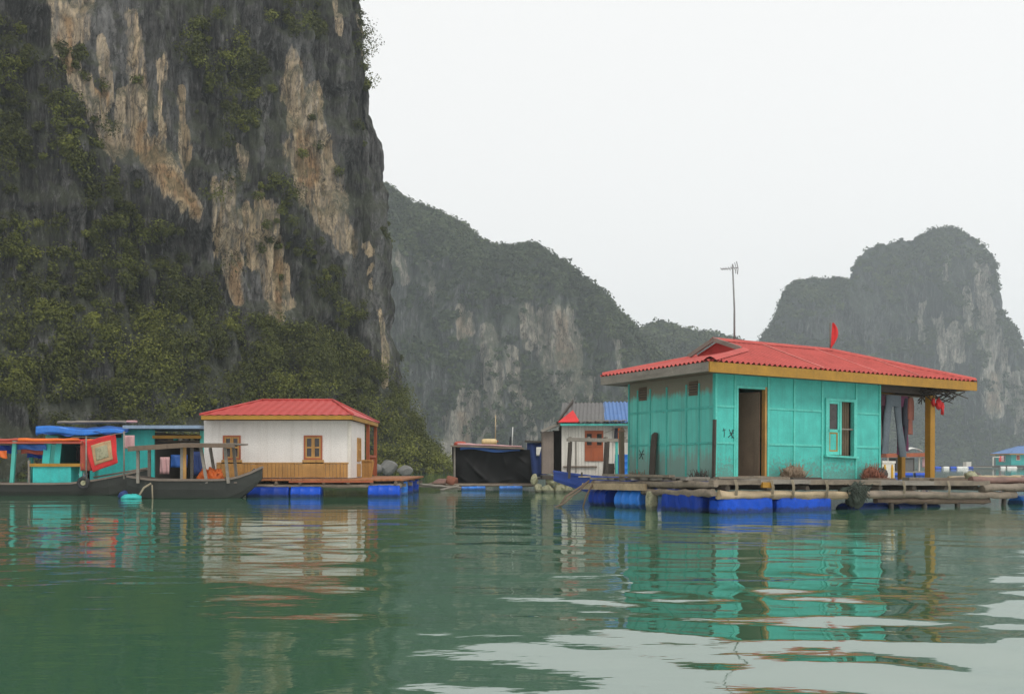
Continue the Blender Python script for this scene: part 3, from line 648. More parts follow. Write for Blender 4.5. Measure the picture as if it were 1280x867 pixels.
# ------------------------------------------------------------------ the teal house
CX, CY = (893-640)/F*25, 25.0
AX, BX = Vector((.878,.478,0)).normalized(), Vector((-.478,.878,0)).normalized()
def frame(z, ta=-.0135, tb=-.006):
    ex = (AX + Vector((0,0,ta))).normalized(); ey = (BX + Vector((0,0,tb))).normalized()
    ez = ex.cross(ey).normalized(); ey = ez.cross(ex)
    m = Matrix(((ex.x,ey.x,ez.x,CX),(ex.y,ey.y,ez.y,CY),(ex.z,ey.z,ez.z,z),(0,0,0,1)))
    return m
DECK = .80
MT = frame(DECK)
def aF(px): u = (px-640)/F; return (25*u-CX)/(.878-.478*u)
def bL(px): u = (px-640)/F; return (CX-25*u)/(.478+.878*u)
LEN, DEP, HW = 5.72, 3.65, 2.60
def teal_house():
    t = thing('floating_house', 'turquoise panelled house with red corrugated hip roof, open doorway and porch', 'house', matrix=MT)
    d0, d1, dh = aF(920), aF(956), 2.25
    w0, w1, wz0, wz1 = 3.71, 4.73, .60, 2.07
    # front wall round the openings
    m = MB(); T = .07
    for a0, a1, z0, z1 in ((0,d0,0,HW),(d0,d1,dh,HW),(d1,w0,0,HW),(w0,w1,0,wz0),(w0,w1,wz1,HW),(w1,LEN,0,HW)): m.box(a0,a1,0,T,z0,z1)
    fw = ob('front_wall', m, M['teal_front'], t)
    m = MB()
    for a in (.03, d0-.06, d1+.09, aF(992), aF(1028)-.03, w1+.07, LEN-.03):
        m.box(a-.028, a+.028, -.026, .01, 0.005 if a > 0 else 0, HW-.01)
    xs = [.06, d0-.09, d1+.12, aF(992)-.03, aF(992)+.03, aF(1028)-.06, w1+.10, LEN-.06]
    for z in (.86, 1.76):
        for a0, a1 in zip(xs[::2], xs[1::2]): m.box(a0, a1, -.02, .01, z-.025, z+.025)
    ob('batten', m, M['teal_trim'], fw)
    # side and back walls
    m = MB(); m.box(0, .07, .072, DEP, 0, HW)
    sw = ob('side_wall', m, M['teal_weathered'], t)
    m = MB()
    bs = [.04] + [bL(p) for p in (873.6, 857.6, 833, 812.5, 796.7)] + [DEP-.03]
    for k, b in enumerate(bs): m.box(-.024, .01, b-.022, b+.022, 0, HW-.01 if k in (0,6) else HW-.25)
    for z in (.86, 1.74):
        for b0, b1 in zip(bs[:-1], bs[1:]): m.box(-.018, .01, b0+.025, b1-.025, z-.022+random.uniform(-.012,.012), z+.022)
    ob('batten', m, M['teal_dull'], sw)
    for px in (866, 803):
        b = bL(px); m = MB()
        m.box(-.02, .012, b-.17, b+.17, 2.06, 2.08); m.box(-.02, .012, b-.17, b+.17, 2.40, 2.42)
        for k in range(5): m.beam((-.012, b-.17, 2.11+k*.065), (-.012, b+.17, 2.11+k*.065), .045, .012, up=(.7,0,.7))
        vt = ob('vent', m, M['brown_wood'], sw)
        m = MB(); m.box(-.004, .012, b-.168, b+.168, 2.081, 2.399); ob('vent_opening', m, M['dark_wood'], vt)
    m = MB(); m.box(.072, LEN, DEP-.07, DEP-.001, 0, HW); ob('back_wall', m, M['teal_dull'], t)
    m = MB(); m.box(LEN-.07, LEN-.001, .072, DEP-.072, 0, HW); ob('end_wall', m, M['teal_weathered'], t)
    m = MB(); m.box(.072, LEN-.072, .072, DEP-.072, -.02, .015); ob('floor', m, M['brown_wood'], t)
    # inner partition seen through the doorway
    m = MB()
    for k in range(7): m.box(.3+k*.26, .3+k*.26+.25, 1.5, 1.53, .02, 2.1)
    m.box(.3, 2.2, 1.48, 1.499, .95, 1.02); ob('partition', m, M['brown_wood'], t)
    # door: frame, leaf swung in
    m = MB()
    m.box(d0-.03, d0+.035, -.035, .09, 0, dh+.04); m.box(d0+.035, d1-.035, -.035, .09, dh-.02, dh+.04)
    ob('door_frame', m, M['teal_trim'], t)
    m = MB(); m.box(d1-.035, d1+.03, -.036, .09, 0, dh+.04); ob('door_jamb', m, M['ochre_wood'], t)
    m = MB(); m.beam((d1-.08, .1, 1.1), (d1-.42, .85, 1.1), .035, 2.15); lf = ob('door', m, M['brown_wood'], t)
    m = MB(); m.tube([(d1-.40,.72,1.02),(d1-.46,.70,1.02),(d1-.46,.70,1.16),(d1-.40,.72,1.16)], .012, 6); ob('handle', m, M['metal'], lf)
    m = MB(); m.box(d0+.05, d1-.05, -.02, .1, 0, .06); ob('threshold', m, M['brown_wood'], t)
    # window
    m = MB()
    wm = (w0+w1)/2-.02
    m.box(w0-.04, w0+.04, -.05, .08, wz0-.03, wz1+.04); m.box(w1-.04, w1+.04, -.05, .08, wz0-.03, wz1+.04)
    m.box(w0+.04, w1-.04, -.05, .08, wz1-.03, wz1+.04); m.box(wm-.03, wm+.03, -.05, .08, wz0+.03, wz1-.03)
    win = ob('window', m, M['teal_trim'], t)
    m = MB(); m.beam((w0-.08,-.06,wz0-.0), (w1+.08,-.06,wz0-.03), .10, .05); ob('sill', m, M['teal_trim'], win)
    # closed left sash: glass above, ochre-edged panel below
    m = MB(); zm = 1.26
    m.box(w0+.04, wm-.03, -.03, .02, zm-.04, zm+.04); m.box(w0+.04, w0+.10, -.03, .02, wz0+.03, wz1-.03); m.box(wm-.09, wm-.031, -.03, .02, wz0+.03, wz1-.03)
    m.box(w0+.101, wm-.091, -.03, .02, wz1-.10, wz1-.031); m.box(w0+.101, wm-.091, -.03, .02, wz0+.031, wz0+.12)
    ob('sash', m, M['teal_trim'], win)
    m = MB(); m.box(w0+.10, wm-.09, -.008, .0, zm+.04, wz1-.10); ob('pane', m, M['glass'], win)
    m = MB()
    a0, a1, z0, z1 = w0+.10, wm-.09, wz0+.12, zm-.04
    for q in ((a0,a0+.035,z0,z1),(a1-.035,a1,z0,z1),(a0+.035,a1-.035,z0,z0+.035),(a0+.035,a1-.035,z1-.035,z1)): m.box(q[0],q[1],-.022,0,q[2],q[3])
    ob('panel_border', m, M['ochre'], win)
    m = MB(); m.box(a0+.035, a1-.035, -.012, 0, z0+.035, z1-.035); ob('panel', m, M['teal_front'], win)
    m = MB(); m.box(wm+.03, w1-.04, .0, .03, 1.30, 1.335)
    ob('crossbar', m, M['grey_wood'], win)
    m = MB(); m.grid(lambda u, v: (wm+.02+(w1-wm-.05)*u, .14+.035*math.sin(u*34+.6*math.sin(v*3)), wz0-.05+(wz1-wz0+.1)*v), 60, 6)
    ob('curtain', m, M['curtain'], win)
    # painted scrawls on the panels
    m = MB(); a = .45; q = lambda x, z: (a+x, -.006, 1.0+z)
    m.tube([q(-.17,.22), q(-.15,.10), q(-.16,.0)], .009, 5)
    m.tube([q(-.21,.16), q(-.10,.19)], .007, 5)
    m.tube([q(.0,.20), q(.08,.05), q(.15,-.02)], .009, 5); m.tube([q(.15,.2), q(.05,.06), q(-.03,.0)], .009, 5)
    m.tube([q(.02,.10), q(.17,.12)], .008, 5); m.tube([q(.1,.2), q(.09,-.02)], .008, 5)
    ob('painted_scrawl', m, M['scrawl'], fw)
    m = MB(); q = lambda y, z: (-.006, bL(802)+y, .58+z)
    m.tube([q(.1,.15), q(0,.02), q(-.06,-.1)], .01, 5); m.tube([q(-.08,.15), q(.02,.0), q(.1,-.08)], .01, 5); m.tube([q(.12,.03), q(-.12,.04)], .009, 5)
    ob('painted_scrawl', m, M['scrawl'], sw)
    # roof
    e0, e1, f0, f1 = -.6, 8.93, -.52, 4.07
    ze = 2.80; bm = (f0+f1)/2; zr = 3.66; r0, r1 = 1.5, 5.67; g0 = 1.62; bg = .83; bg2 = f1-(bg-f0)
    zb = lambda b: ze + (min(b, 2*bm-b)-f0)/(bm-f0)*(zr-ze)
    zg = zb(bg)
    up = [(e0,f0),(g0-.02,bg),(r0+.001 if r0 > g0 else g0-.019,bm),(r1,bm),(e1,f0)]
    nrm = Vector((0,-.35,.94))
    m = MB()
    corrugated(m, lambda x: (x, f0-.05, ze-.02), lambda x: (x, lerp_(x, up), zb(lerp_(x, up))), e0-.03, e1+.03, nrm=nrm)
    corrugated(m, lambda x: (x, f1+.05, ze-.02), lambda x: (x, 2*bm-lerp_(x, up), zb(lerp_(x, up))), e0-.03, e1+.03, nrm=Vector((0,.35,.94)))
    lf = [(f0,e0),(bg,g0),(bg2,g0),(f1,e0)]; zl = lambda a: ze + (a-e0)/(g0-e0)*(zg-ze)
    corrugated(m, lambda b: (e0-.05, b, ze-.02), lambda b: (lerp_(b, lf), b, zl(lerp_(b, lf))), f0-.03, f1+.03, nrm=Vector((-.2,0,.97)))
    rf = [(f0,e1),(bm,r1),(f1,e1)]; zrr = lambda a: ze + (e1-a)/(e1-r1)*(zr-ze)
    corrugated(m, lambda b: (e1+.05, b, ze-.02), lambda b: (lerp_(b, rf), b, zrr(lerp_(b, rf))), f0-.03, f1+.03, nrm=Vector((.25,0,.96)))
    rf_ = ob('roof', m, M['roof_red'], t)
    def cap(pts, w=.16, nm='hip_cap', mt='roof_red'):
        c = MB()
        for p0, p1 in zip(pts[:-1], pts[1:]):
            p0, p1 = Vector(p0), Vector(p1); dd = (p1-p0).normalized(); s = dd.cross(Vector((0,0,1))).normalized()
            prof = [(-w,-.045),(-w*.5,.02),(0,.05),(w*.5,.02),(w,-.045)]
            vs = [p + s*x + Vector((0,0,z+.03)) for p in (p0, p1) for x, z in prof]
            c.add(vs, [(i, i+1, i+6, i+5) for i in range(4)], False)
        ob(nm, c, M[mt], rf_)
    cap([(e0,f0,ze),(g0,bg,zg)], .17); cap([(e0,f1,ze),(g0,bg2,zg)]); cap([(e1,f0,ze),(r1,bm,zr)], .13); cap([(e1,f1,ze),(r1,bm,zr)], .13)
    cap([(r0-.12,bm,zr),(r1,bm,zr)], .13, 'ridge_cap')
    # raised lap seams of the sheets
    for x, w in ((3.05,.03),(5.0,.022),(6.6,.022)):
        bt = lerp_(x, up); c = MB(); c.beam((x, f0-.03, ze+.015), (x, bt-.05, zb(bt-.05)+.03), w*2, .03); ob('sheet_seam', c, M['roof_seam'], rf_)
    m = MB(); m.poly([(g0,bg,zg-.02),(g0,bg2,zg-.02),(g0,bm,zr-.04)], .05, (1,0,0)); ob('gablet', m, M['roof_red_old'], rf_)
    m = MB(); m.beam((r0-.08,bg-.12,zg+.02),(r0-.08,bm,zr+.02),.05,.11); m.beam((r0-.08,bg2+.12,zg+.02),(r0-.08,bm,zr+.02),.05,.11); ob('bargeboard', m, M['grey_wood'], rf_)
    m = MB(); m.box(e0-.02, e1+.02, f0-.035, f0+.01, ze-.29, ze-.045); fa = ob('fascia', m, M['ochre'], t)
    m = MB(); m.box(e0-.035, e0+.01, f0-.01+.022, f1+.02, ze-.27, ze-.045); ob('fascia', m, M['grey_wood'], t, label='grey weathered fascia board')
    m = MB(); m.box(e1-.01, e1+.03, f0+.012, f1, ze-.27, ze-.05); ob('fascia', m, M['ochre'], t)
    m = MB(); m.box(e0, e1, f1-.01, f1+.03, ze-.27, ze-.05); ob('fascia', m, M['grey_wood'], t)
    m = MB(); m.box(e0+.012, LEN+.3, f0+.012, -.002, ze-.25, ze-.22); m.box(e0+.012, -.002, 0, f1-.012, ze-.25, ze-.22); ob('soffit', m, M['brown_wood'], t)
    # porch timbers
    for b in (.06, 1.2, 2.4, DEP-.05):
        m = MB(); m.log((LEN-.1, b, 2.58), (e1-.12, b, 2.55), .06, 8, 8, .15); ob('rafter', m, M['dark_wood'], t)
    m = MB(); m.beam((7.72,.02,2.42),(7.72,DEP,2.42),.12,.14); ob('beam', m, M['brown_wood'], t)
    m = MB(); m.beam((LEN+.02,.04,2.46),(7.7,.04,2.46),.07,.16); ob('beam', m, M['dark_wood'], t)
    for a, b, w in ((7.72,.02,.185),(7.78,1.05,.15),(7.72,DEP-.05,.16)):
        m = MB(); m.box(a-w/2, a+w/2, b-w/2, b+w/2, 0, 2.35); ob('porch_post', m, M['ochre'], t)
    # things on and about the house
    q = MT
    def W(a, b, z): return MT @ Vector((a, b, z))
    f = thing('flag', 'small red flag furled on a stick at the right end of the ridge', 'flag', W(r1-.0, bm, zr))
    m = MB(); m.tube([(0,0,-.05),(0,0,.8)], .014, 6); ob('pole', m, M['brown_wood'], f)
    def fl(u, v):
        w = .24*math.sin(math.pi*min(1, .08+.95*(1-v)**.8))*u*(1-.25*v)
        return (w + .012 + .05*v, .05*math.sin(u*7)*u, .02+.78*v)
    m = MB(); m.slab(fl, 10, 12, (0,1,0), .008); ob('cloth', m, M['red_cloth'], f)
    # aerial
    base = W(2.35, bm+.25, zr-.1); L = 2.15
    an = thing('tv_aerial', 'thin television aerial on a tall mast above the red roof', 'aerial', base)
    m = MB(); m.tube([(0,0,-.1),(.0,0,L*.5),(-.05,0,L+.12)], [.03,.024,.02], 7); ob('mast', m, M['metal'], an)
    m = MB(); m.tube([(-.37,0,L-.02),(.09,0,L+.02)], .012, 6); ob('boom', m, M['metal'], an)
    m = MB()
    for k in range(6):
        x = -.35+.07*k; h = .10+.012*k
        m.tube([(x,-.14,L-.02+.004*k-h*.5),(x,.14,L-.02+.004*k+h*.6)], .009, 5)
    ob('director', m, M['metal'], an)
    m = MB(); m.tube([(.07,-.05,L-.16),(.10,0,L),(.07,.05,L+.2)], .013, 6); m.tube([(.02,-.05,L-.14),(.05,0,L),(.02,.05,L+.17)], .010, 6); ob('reflector', m, M['metal'], an)
    # washing under the porch
    m = MB(); m.tube([(0,0,0),(1.95,.0,-.01)], .018, 7)
    o = ob('clothes_rail', m, M['brown_wood'], None, 'wooden rail holding washing below the porch eave', 'rail'); o.matrix_world = MT @ Matrix.Translation((5.72,.12,2.32))
    def trousers(a, b, w, L1, L2, mat, label, cat='trousers', spread=.08, yaw=0):
        m = MB()
        for s, L in ((-1,L1),(1,L2)):
            def leg(u, v, s=s, L=L):
                th = 2*math.pi*u
                wd = w*.22; cx = s*(w*.24 + spread*1.5*v)
                k = 1 + .08*math.sin(v*9+th*2+s)
                return (cx + wd*math.cos(th)*k, .055*math.sin(th)*k + .02*math.sin(v*5), -L*v)
            m.grid(leg, 14, 14)
        m.grid(lambda u, v: ((w*.5+.012)*math.cos(2*math.pi*u), .065*math.sin(2*math.pi*u), .02-.30*v), 18, 4)
        o = ob('hanging_trousers' if cat == 'trousers' else 'hanging_shirt', m, mat, None, label, cat, 'washing hanging in the teal house porch')
        o.matrix_world = MT @ Matrix.Translation((a, b, 2.28)) @ Matrix.Rotation(yaw, 4, 'Z')
    def shirt(a, b, w, L, mat, label, yaw=0):
        m = MB()
        m.grid(lambda u, v: ((w*.5)*(1+.12*v)*math.cos(2*math.pi*u)*(1 if v > .05 else .75), .07*math.sin(2*math.pi*u)*(1+.2*math.sin(u*18+v*4)), -L*v), 20, 10)
        for s in (-1, 1):
            m.tube([(s*w*.42,0,-.05),(s*w*.58,0,-.3),(s*w*.62,.0,-L*.6)], [.07,.07,.06], 8, False)
        o = ob('hanging_shirt', m, mat, None, label, 'shirt', 'washing hanging in the teal house porch')
        o.matrix_world = MT @ Matrix.Translation((a, b, 2.28)) @ Matrix.Rotation(yaw, 4, 'Z')
    trousers(5.94,.14,.42,1.62,1.55,M['cloth_maroon'],'dark maroon trousers hanging closest to the turquoise wall',spread=.02)
    trousers(6.30,.06,.56,1.58,1.66,M['cloth_grey'],'grey trousers with spread legs hanging beside the turquoise wall',spread=.15)
    trousers(6.72,.12,.40,1.6,1.5,M['cloth_purple'],'long purple trousers hanging between the grey pair and the rust shirt',spread=.02)
    shirt(6.95,.2,.44,1.35,M['cloth_dark'],'black shirt hanging behind the purple trousers',yaw=.6)
    shirt(7.14,.22,.38,1.02,M['cloth_rust'],'rust brown shirt at the end of the washing rail',yaw=.5)
    # white crate with ochre bars
    c = thing('plastic_crate', 'white plastic crate with yellow bars standing beside the turquoise corner', 'crate', matrix=MT @ Matrix.Translation((6.05,.0,.02)))
    m = MB(); m.box(-.24,.24,0,.36,0,.46); m.box(-.26,.26,-.02,.38,.42,.48); ob('body', m, M['crate_white'], c)
    for x in (-.15,.13):
        m = MB(); m.box(x-.035,x+.035,-.024,.01,.01,.32); m.box(x-.02,x+.02,-.024,.01,.321,.38); ob('bar', m, M['crate_yellow'], c)
    # twigs stored under the porch roof, red tassel
    m = MB(); rr = random.Random(3)
    for k in range(70):
        p = Vector((rr.uniform(7.2,8.55), rr.uniform(-.3,.5), rr.uniform(2.28,2.52))); dd = Vector((rr.uniform(-.35,.35), rr.uniform(-.3,.3), rr.uniform(-.22,.10)))
        m.tube([p-dd, p, p+dd+Vector((0,0,rr.uniform(-.05,.05)))], rr.uniform(.008,.018), 5)
    o = ob('twig_bundle', m, M['dark_wood'], None, 'dark bundle of twigs tucked under the porch roof corner', 'twigs'); o.matrix_world = MT
    m = MB(); m.blob((0,0,0),(.10,.06,.13),4,.5); m.blob((.12,-.03,-.12),(.06,.05,.14),5,.5); m.blob((-.22,.0,.05),(.05,.05,.1),6,.4)
    o = ob('red_lantern', m, M['red_cloth'], None, 'small red paper lantern hanging at the top of the ochre porch post', 'lantern'); o.matrix_world = MT @ Matrix.Translation((7.9,-.12,2.12))
    # brush heaps on the deck
    def heap(name, a, b, w, h, mat, label, cat, seed, n=150):
        rr = random.Random(seed); m = MB(); m.blob((0,0,h*.28),(w*.42,.16,h*.38),seed,.5)
        for k in range(n):
            x = rr.uniform(-w/2,w/2); top = h*(1-(2*x/w)**2)*rr.uniform(.35,1.05)
            p = Vector((x, rr.uniform(-.2,.12), 0.01)); dd = Vector((rr.uniform(-.22,.22), rr.uniform(-.15,.12), max(.04,top)))
            m.tube([p, p+dd*.5+Vector((rr.uniform(-.05,.05),0,0)), p+dd], [.012,.010,.005], 4)
        o = ob(name, m, mat, None, label, cat); o.matrix_world = MT @ Matrix.Translation((a, b, 0.0))
    heap('brush_heap', 2.25, -.3, .72, .42, M['brush'], 'pale brown heap of dry brush against the wall beside the doorway', 'brush', 3)
    heap('net_heap', 5.05, -.3, .62, .44, M['brush_red'], 'reddish brown heap of old netting on the deck below the window', 'net', 8)
    m = MB(); m.blob((0,0,.12),(.15,.12,.16),12,.4); o = ob('clay_jar', m, M['dark_wood'], None, 'small dark lump of a jar at the corner beside the white crate', 'jar'); o.matrix_world = MT @ Matrix.Translation((5.55,-.25,0))
    # leaning timbers at the weathered wall
    b = bL(788); m = MB(); m.beam((-.35, b-.1, -.1), (-.38, b-.1, 1.22), .13, .09); m.poly([(-.34,b-.24,1.22),(-.34,b+.1,1.22),(-.34,b-.1,1.36)],.03,(-1,0,0))
    o = ob('mooring_post', m, M['brown_wood'], None, 'short brown mooring post at the back corner of the weathered wall', 'post'); o.matrix_world = MT
    b = bL(822); m = MB()
    m.slab(lambda u, v: (-.16+.12*v, b-.12+.24*u+.10*v*(1-v)+.06*v, 1.2*v*(1-.10*abs(u-.4))), 4, 10, (-1,0,0), .035, False)
    o = ob('leaning_board', m, M['dark_wood'], None, 'warped dark board leaning on the weathered turquoise side wall', 'board'); o.matrix_world = MT
    m = MB(); m.beam((-.06,-.04,-.05),(-.045,-.05,1.42),.05,.09); o = ob('leaning_board', m, M['dark_wood'], None, 'narrow dark board upright at the front corner of the turquoise house', 'board'); o.matrix_world = MT
    for y_, k in ((2.35, 1), (1.2, 2)):
        m = MB(); rr = random.Random(k)
        for j in range(40):
            p = Vector((rr.uniform(-.3,-.08), rr.uniform(-.3,.3), 0)); m.tube([p, p+Vector((rr.uniform(-.1,.1), rr.uniform(-.15,.15), rr.uniform(.05,.22)))], [.012,.006], 4)
        o = ob('brush_heap', m, M['brush'] if k == 1 else M['dark_wood'], None, 'low scatter of dry twigs at the foot of the side wall' + (' under the scrawl' if k == 1 else ' near the front corner'), 'brush'); o.matrix_world = MT @ Matrix.Translation((0, y_+.7*(k == 1)-.9*(k == 2), 0))
teal_house()

def teal_raft():
    t = thing('raft', 'grey log raft that carries the turquoise house', 'raft', matrix=MT)
    rr = random.Random(5)
    m = MB(); b = -1.2
    while b < 4.0:
        w = rr.uniform(.17,.26)
        x = -1.0 + rr.uniform(-.15,.12)
        while x < 8.2:
            L = rr.uniform(2.2,4.2); x1 = min(x+L, 8.2+rr.uniform(-.1,.15)); z = rr.uniform(-.012,.012)
            m.box(x, x1-.02, b, b+w-.015, -.075+z, -.022+z); x = x1
        b += w
    ob('deck', m, M['grey_wood'], t)
    def lg(p0, p1, r, mat='log', seg=16):
        m = MB(); m.log(p0, p1, r, 10, seg, .18); ob('beam', m, M[mat], t)
    for a0, a1, zz, hh, mt in ((-1.1,.35,-.10,.11,'log'),(.3,1.9,-.08,.10,'grey_wood'),(1.86,4.3,-.085,.12,'log'),(4.25,6.3,-.09,.11,'grey_wood'),(6.25,8.5,-.085,.13,'log')):
        m = MB(); n_ = 9; vs = []
        for i in range(n_+1):
            a = a0+(a1-a0)*i/n_; j = rr.uniform(-.012,.012); h2 = hh*rr.uniform(.85,1.1)/2
            vs += [(a,-1.30+j,zz-h2),(a,-1.12,zz-h2),(a,-1.12,zz+h2),(a,-1.30+j,zz+h2)]
        m.add(vs, [(4*i+k,4*i+4+k,4*i+4+(k+1)%4,4*i+(k+1)%4) for i in range(n_) for k in range(4)] + [(0,1,2,3),(4*n_+3,4*n_+2,4*n_+1,4*n_)])
        ob('edge_plank', m, M[mt], t)
    lg((-.95,-1.30,-.40),(4.3,-1.28,-.40),.10,'log_pale'); lg((3.6,-1.33,-.37),(9.6,-1.30,-.42),.095,'log'); lg((4.2,-1.2,-.53),(8.6,-1.2,-.55),.09,'brown_wood')
    lg((-1.02,-1.3,-.16),(-1.0,3.9,-.17),.075,'log'); m = MB(); m.beam((-1.12,1.3,-.25),(-1.10,4.2,-.26),.1,.17); ob('edge_plank', m, M['log_pale'], t); lg((-1.05,-1.25,-.36),(-1.03,1.5,-.36),.09,'log')
    for b in (.3, 1.7, 3.2): lg((-1.0,b,-.2),(8.2,b,-.2),.09)
    for a in np.arange(-.5, 8.3, 1.25): lg((a,-1.1,-.22),(a,4.0,-.22),.07,'brown_wood' if False else 'log',8)
    # planks and props stacked loosely on the front edge
    m = MB(); m.beam((-.9,-1.15,-.0),(.3,-1.1,.02),.2,.05); m.beam((.25,-1.05,.03),(1.3,-1.15,.0),.16,.06); ob('loose_plank', m, M['log'], t)
    m = MB(); m.box(-.98,-.3,-.2,2.2,-.02,.02); ob('loose_plank', m, M['grey_wood'], t)
    m = MB(); m.beam((-1.02,.35,.03),(-1.0,3.3,.05),.18,.06); ob('loose_plank', m, M['log'], t)
    m = MB(); m.box(.32,.62,-1.36,-1.28,-.22,-.09); ob('bracket', m, M['ochre'], t)
    # dark hanging props
    for a in (7.3, 9.2, 4.75, 6.0):
        m = MB(); m.log((a,-1.22,-.4),(a+.03,-1.2,-.9),.07,8,4,.1); ob('pile_stub', m, M['dark_wood'], t)
    # porch sill
    m = MB(); m.box(5.75, 8.25, -.95, -.72, -.02, .06); ob('porch_edge', m, M['log'], t)
    # the tail of logs running on past the porch
    for i, (a0, a1, b, z, r, mt) in enumerate(((7.9,13.2,-1.15,-.02,.10,'log_red'),(8.6,14,-.85,.02,.10,'log_red'),(8.2,13.8,-1.28,-.22,.11,'log'),(8.0,14,-.45,-.02,.09,'log'),(9.2,14,-1.05,-.14,.12,'log_red'),(8.2,11.5,-.2,.04,.07,'log_pale'),(8.1,10.2,-1.0,.06,.06,'log_pale'),(8.4,14,.2,-.08,.10,'log'))):
        lg((a0,b,z),(a1,b+rr.uniform(-.1,.1),z+.01+.012*(a1-8)),r,mt,14)
    m = MB(); m.log((8.35,-.9,.11),(8.95,-.6,.12),.10,9,5,.35); ob('stump', m, M['dark_wood'], t)
    m = MB(); m.blob((8.15,-1.0,.10),(.22,.15,.13),21,.5); ob('rag', m, M['foam'], t)
    # floats
    def fl(p0, p1, r, mat, label, square=None):
        m = MB(); m.pontoon(p0, p1, r*.95, r*.95, len(label)) if square else m.drum(p0, p1, r)
        o = ob('float_barrel', m, M[mat], None, label, 'barrel', 'blue floats under the turquoise house raft'); o.matrix_world = MT
    fl((-.95,-1.12,-.66),(.70,-1.10,-.66),.27,'blue_plastic','long blue float lying under the front log below the doorway', 1)
    fl((.86,-1.10,-.67),(2.62,-1.08,-.67),.27,'blue_plastic','long blue float under the front log, left of the dark net bundle', 1)
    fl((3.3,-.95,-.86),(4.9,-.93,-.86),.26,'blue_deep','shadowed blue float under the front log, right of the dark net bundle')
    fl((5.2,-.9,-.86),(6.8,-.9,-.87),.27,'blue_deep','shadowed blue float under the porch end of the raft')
    fl((10.3,-.8,-.70),(11.9,-.75,-.68),.28,'blue_light','pale blue float under the trailing logs beyond the porch')
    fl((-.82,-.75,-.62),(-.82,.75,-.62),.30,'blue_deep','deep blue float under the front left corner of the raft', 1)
    fl((-.78,1.65,-.58),(-.82,2.7,-.62),.32,'blue_light','bright light blue barrel under the weathered side wall')
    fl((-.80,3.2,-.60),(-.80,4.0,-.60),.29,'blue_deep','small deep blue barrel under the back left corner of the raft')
    for a in (-.55, .55, 1.2, 2.3, 5.0, 6.7):
        m = MB()
        for j in range(3): m.tube([(a+.03*j,-1.36,-.03),(a+.03*j+.01,-1.41,-.2),(a+.03*j,-1.39,-.46),(a+.03*j+.02,-1.2,-.48)], .011, 5)
        ob('lashing', m, M['rope'], t)
    for a, b, L, rot, mt in ((8.9,-1.0,1.3,.2,'brown_wood'),(9.8,-.7,1.6,-.15,'grey_wood'),(10.6,-1.1,1.2,.1,'dark_wood'),(11.3,-.6,1.5,.3,'log_pale'),(6.4,-1.12,1.4,.03,'brown_wood'),(1.5,-1.05,.9,-.05,'dark_wood'),(4.0,-1.08,1.1,.06,'brown_wood')):
        m = MB(); m.beam((a,b,.07 if a > 8 else .005),(a+L*math.cos(rot),b+L*math.sin(rot),.10 if a > 8 else .012),.14,.045); ob('loose_plank', m, M[mt], t)
    # foam lump between the barrels
    m = MB(); m.rock((-1.02,1.17,-.6),(.14,.15,.36),31,boxy=1); o = ob('foam_float', m, M['foam'], None, 'stained foam block hanging between two blue floats of the log raft', 'float'); o.matrix_world = MT
    # net bundle hanging over the edge
    rr = random.Random(9); m = MB(); m.blob((0,0,-.16),(.30,.2,.24),9,.5,18,12)
    for k in range(90):
        a = rr.uniform(0,6.28); R = rr.uniform(.12,.36)
        p = Vector((R*math.cos(a), -.12+rr.uniform(-.1,.1), -.05+R*.7*math.sin(a)))
        m.tube([p, p+Vector((rr.uniform(-.16,.16), rr.uniform(-.1,.02), rr.uniform(-.2,.12)))], .012, 4)
    o = ob('net_bundle', m, M['net_green'], None, 'dark green bundle of fishing net hanging over the front edge of the raft', 'net'); o.matrix_world = MT @ Matrix.Translation((3.35,-1.32,-.22))
    # mooring line at the left corner
    m = MB(); m.tube([(-1.15,3.85,-.1),(-1.5,3.8,-.40),(-1.75,3.7,-.5),(-2.0,3.75,-.72),(-2.4,3.7,-.85)], .022, 7, True, .3); m.tube([(-1.1,3.7,-.15),(-1.45,3.5,-.5),(-1.6,3.45,-.85)], .024, 7, True, .3); m.tube([(-1.1,3.9,-.12),(-1.75,4.05,-.55),(-1.95,4.1,-.85)], .028, 7, True, .3)
    o = ob('mooring_rope', m, M['brown_wood'], None, 'frayed mooring ropes slanting into the water at the raft corner', 'rope'); o.matrix_world = MT
teal_raft()

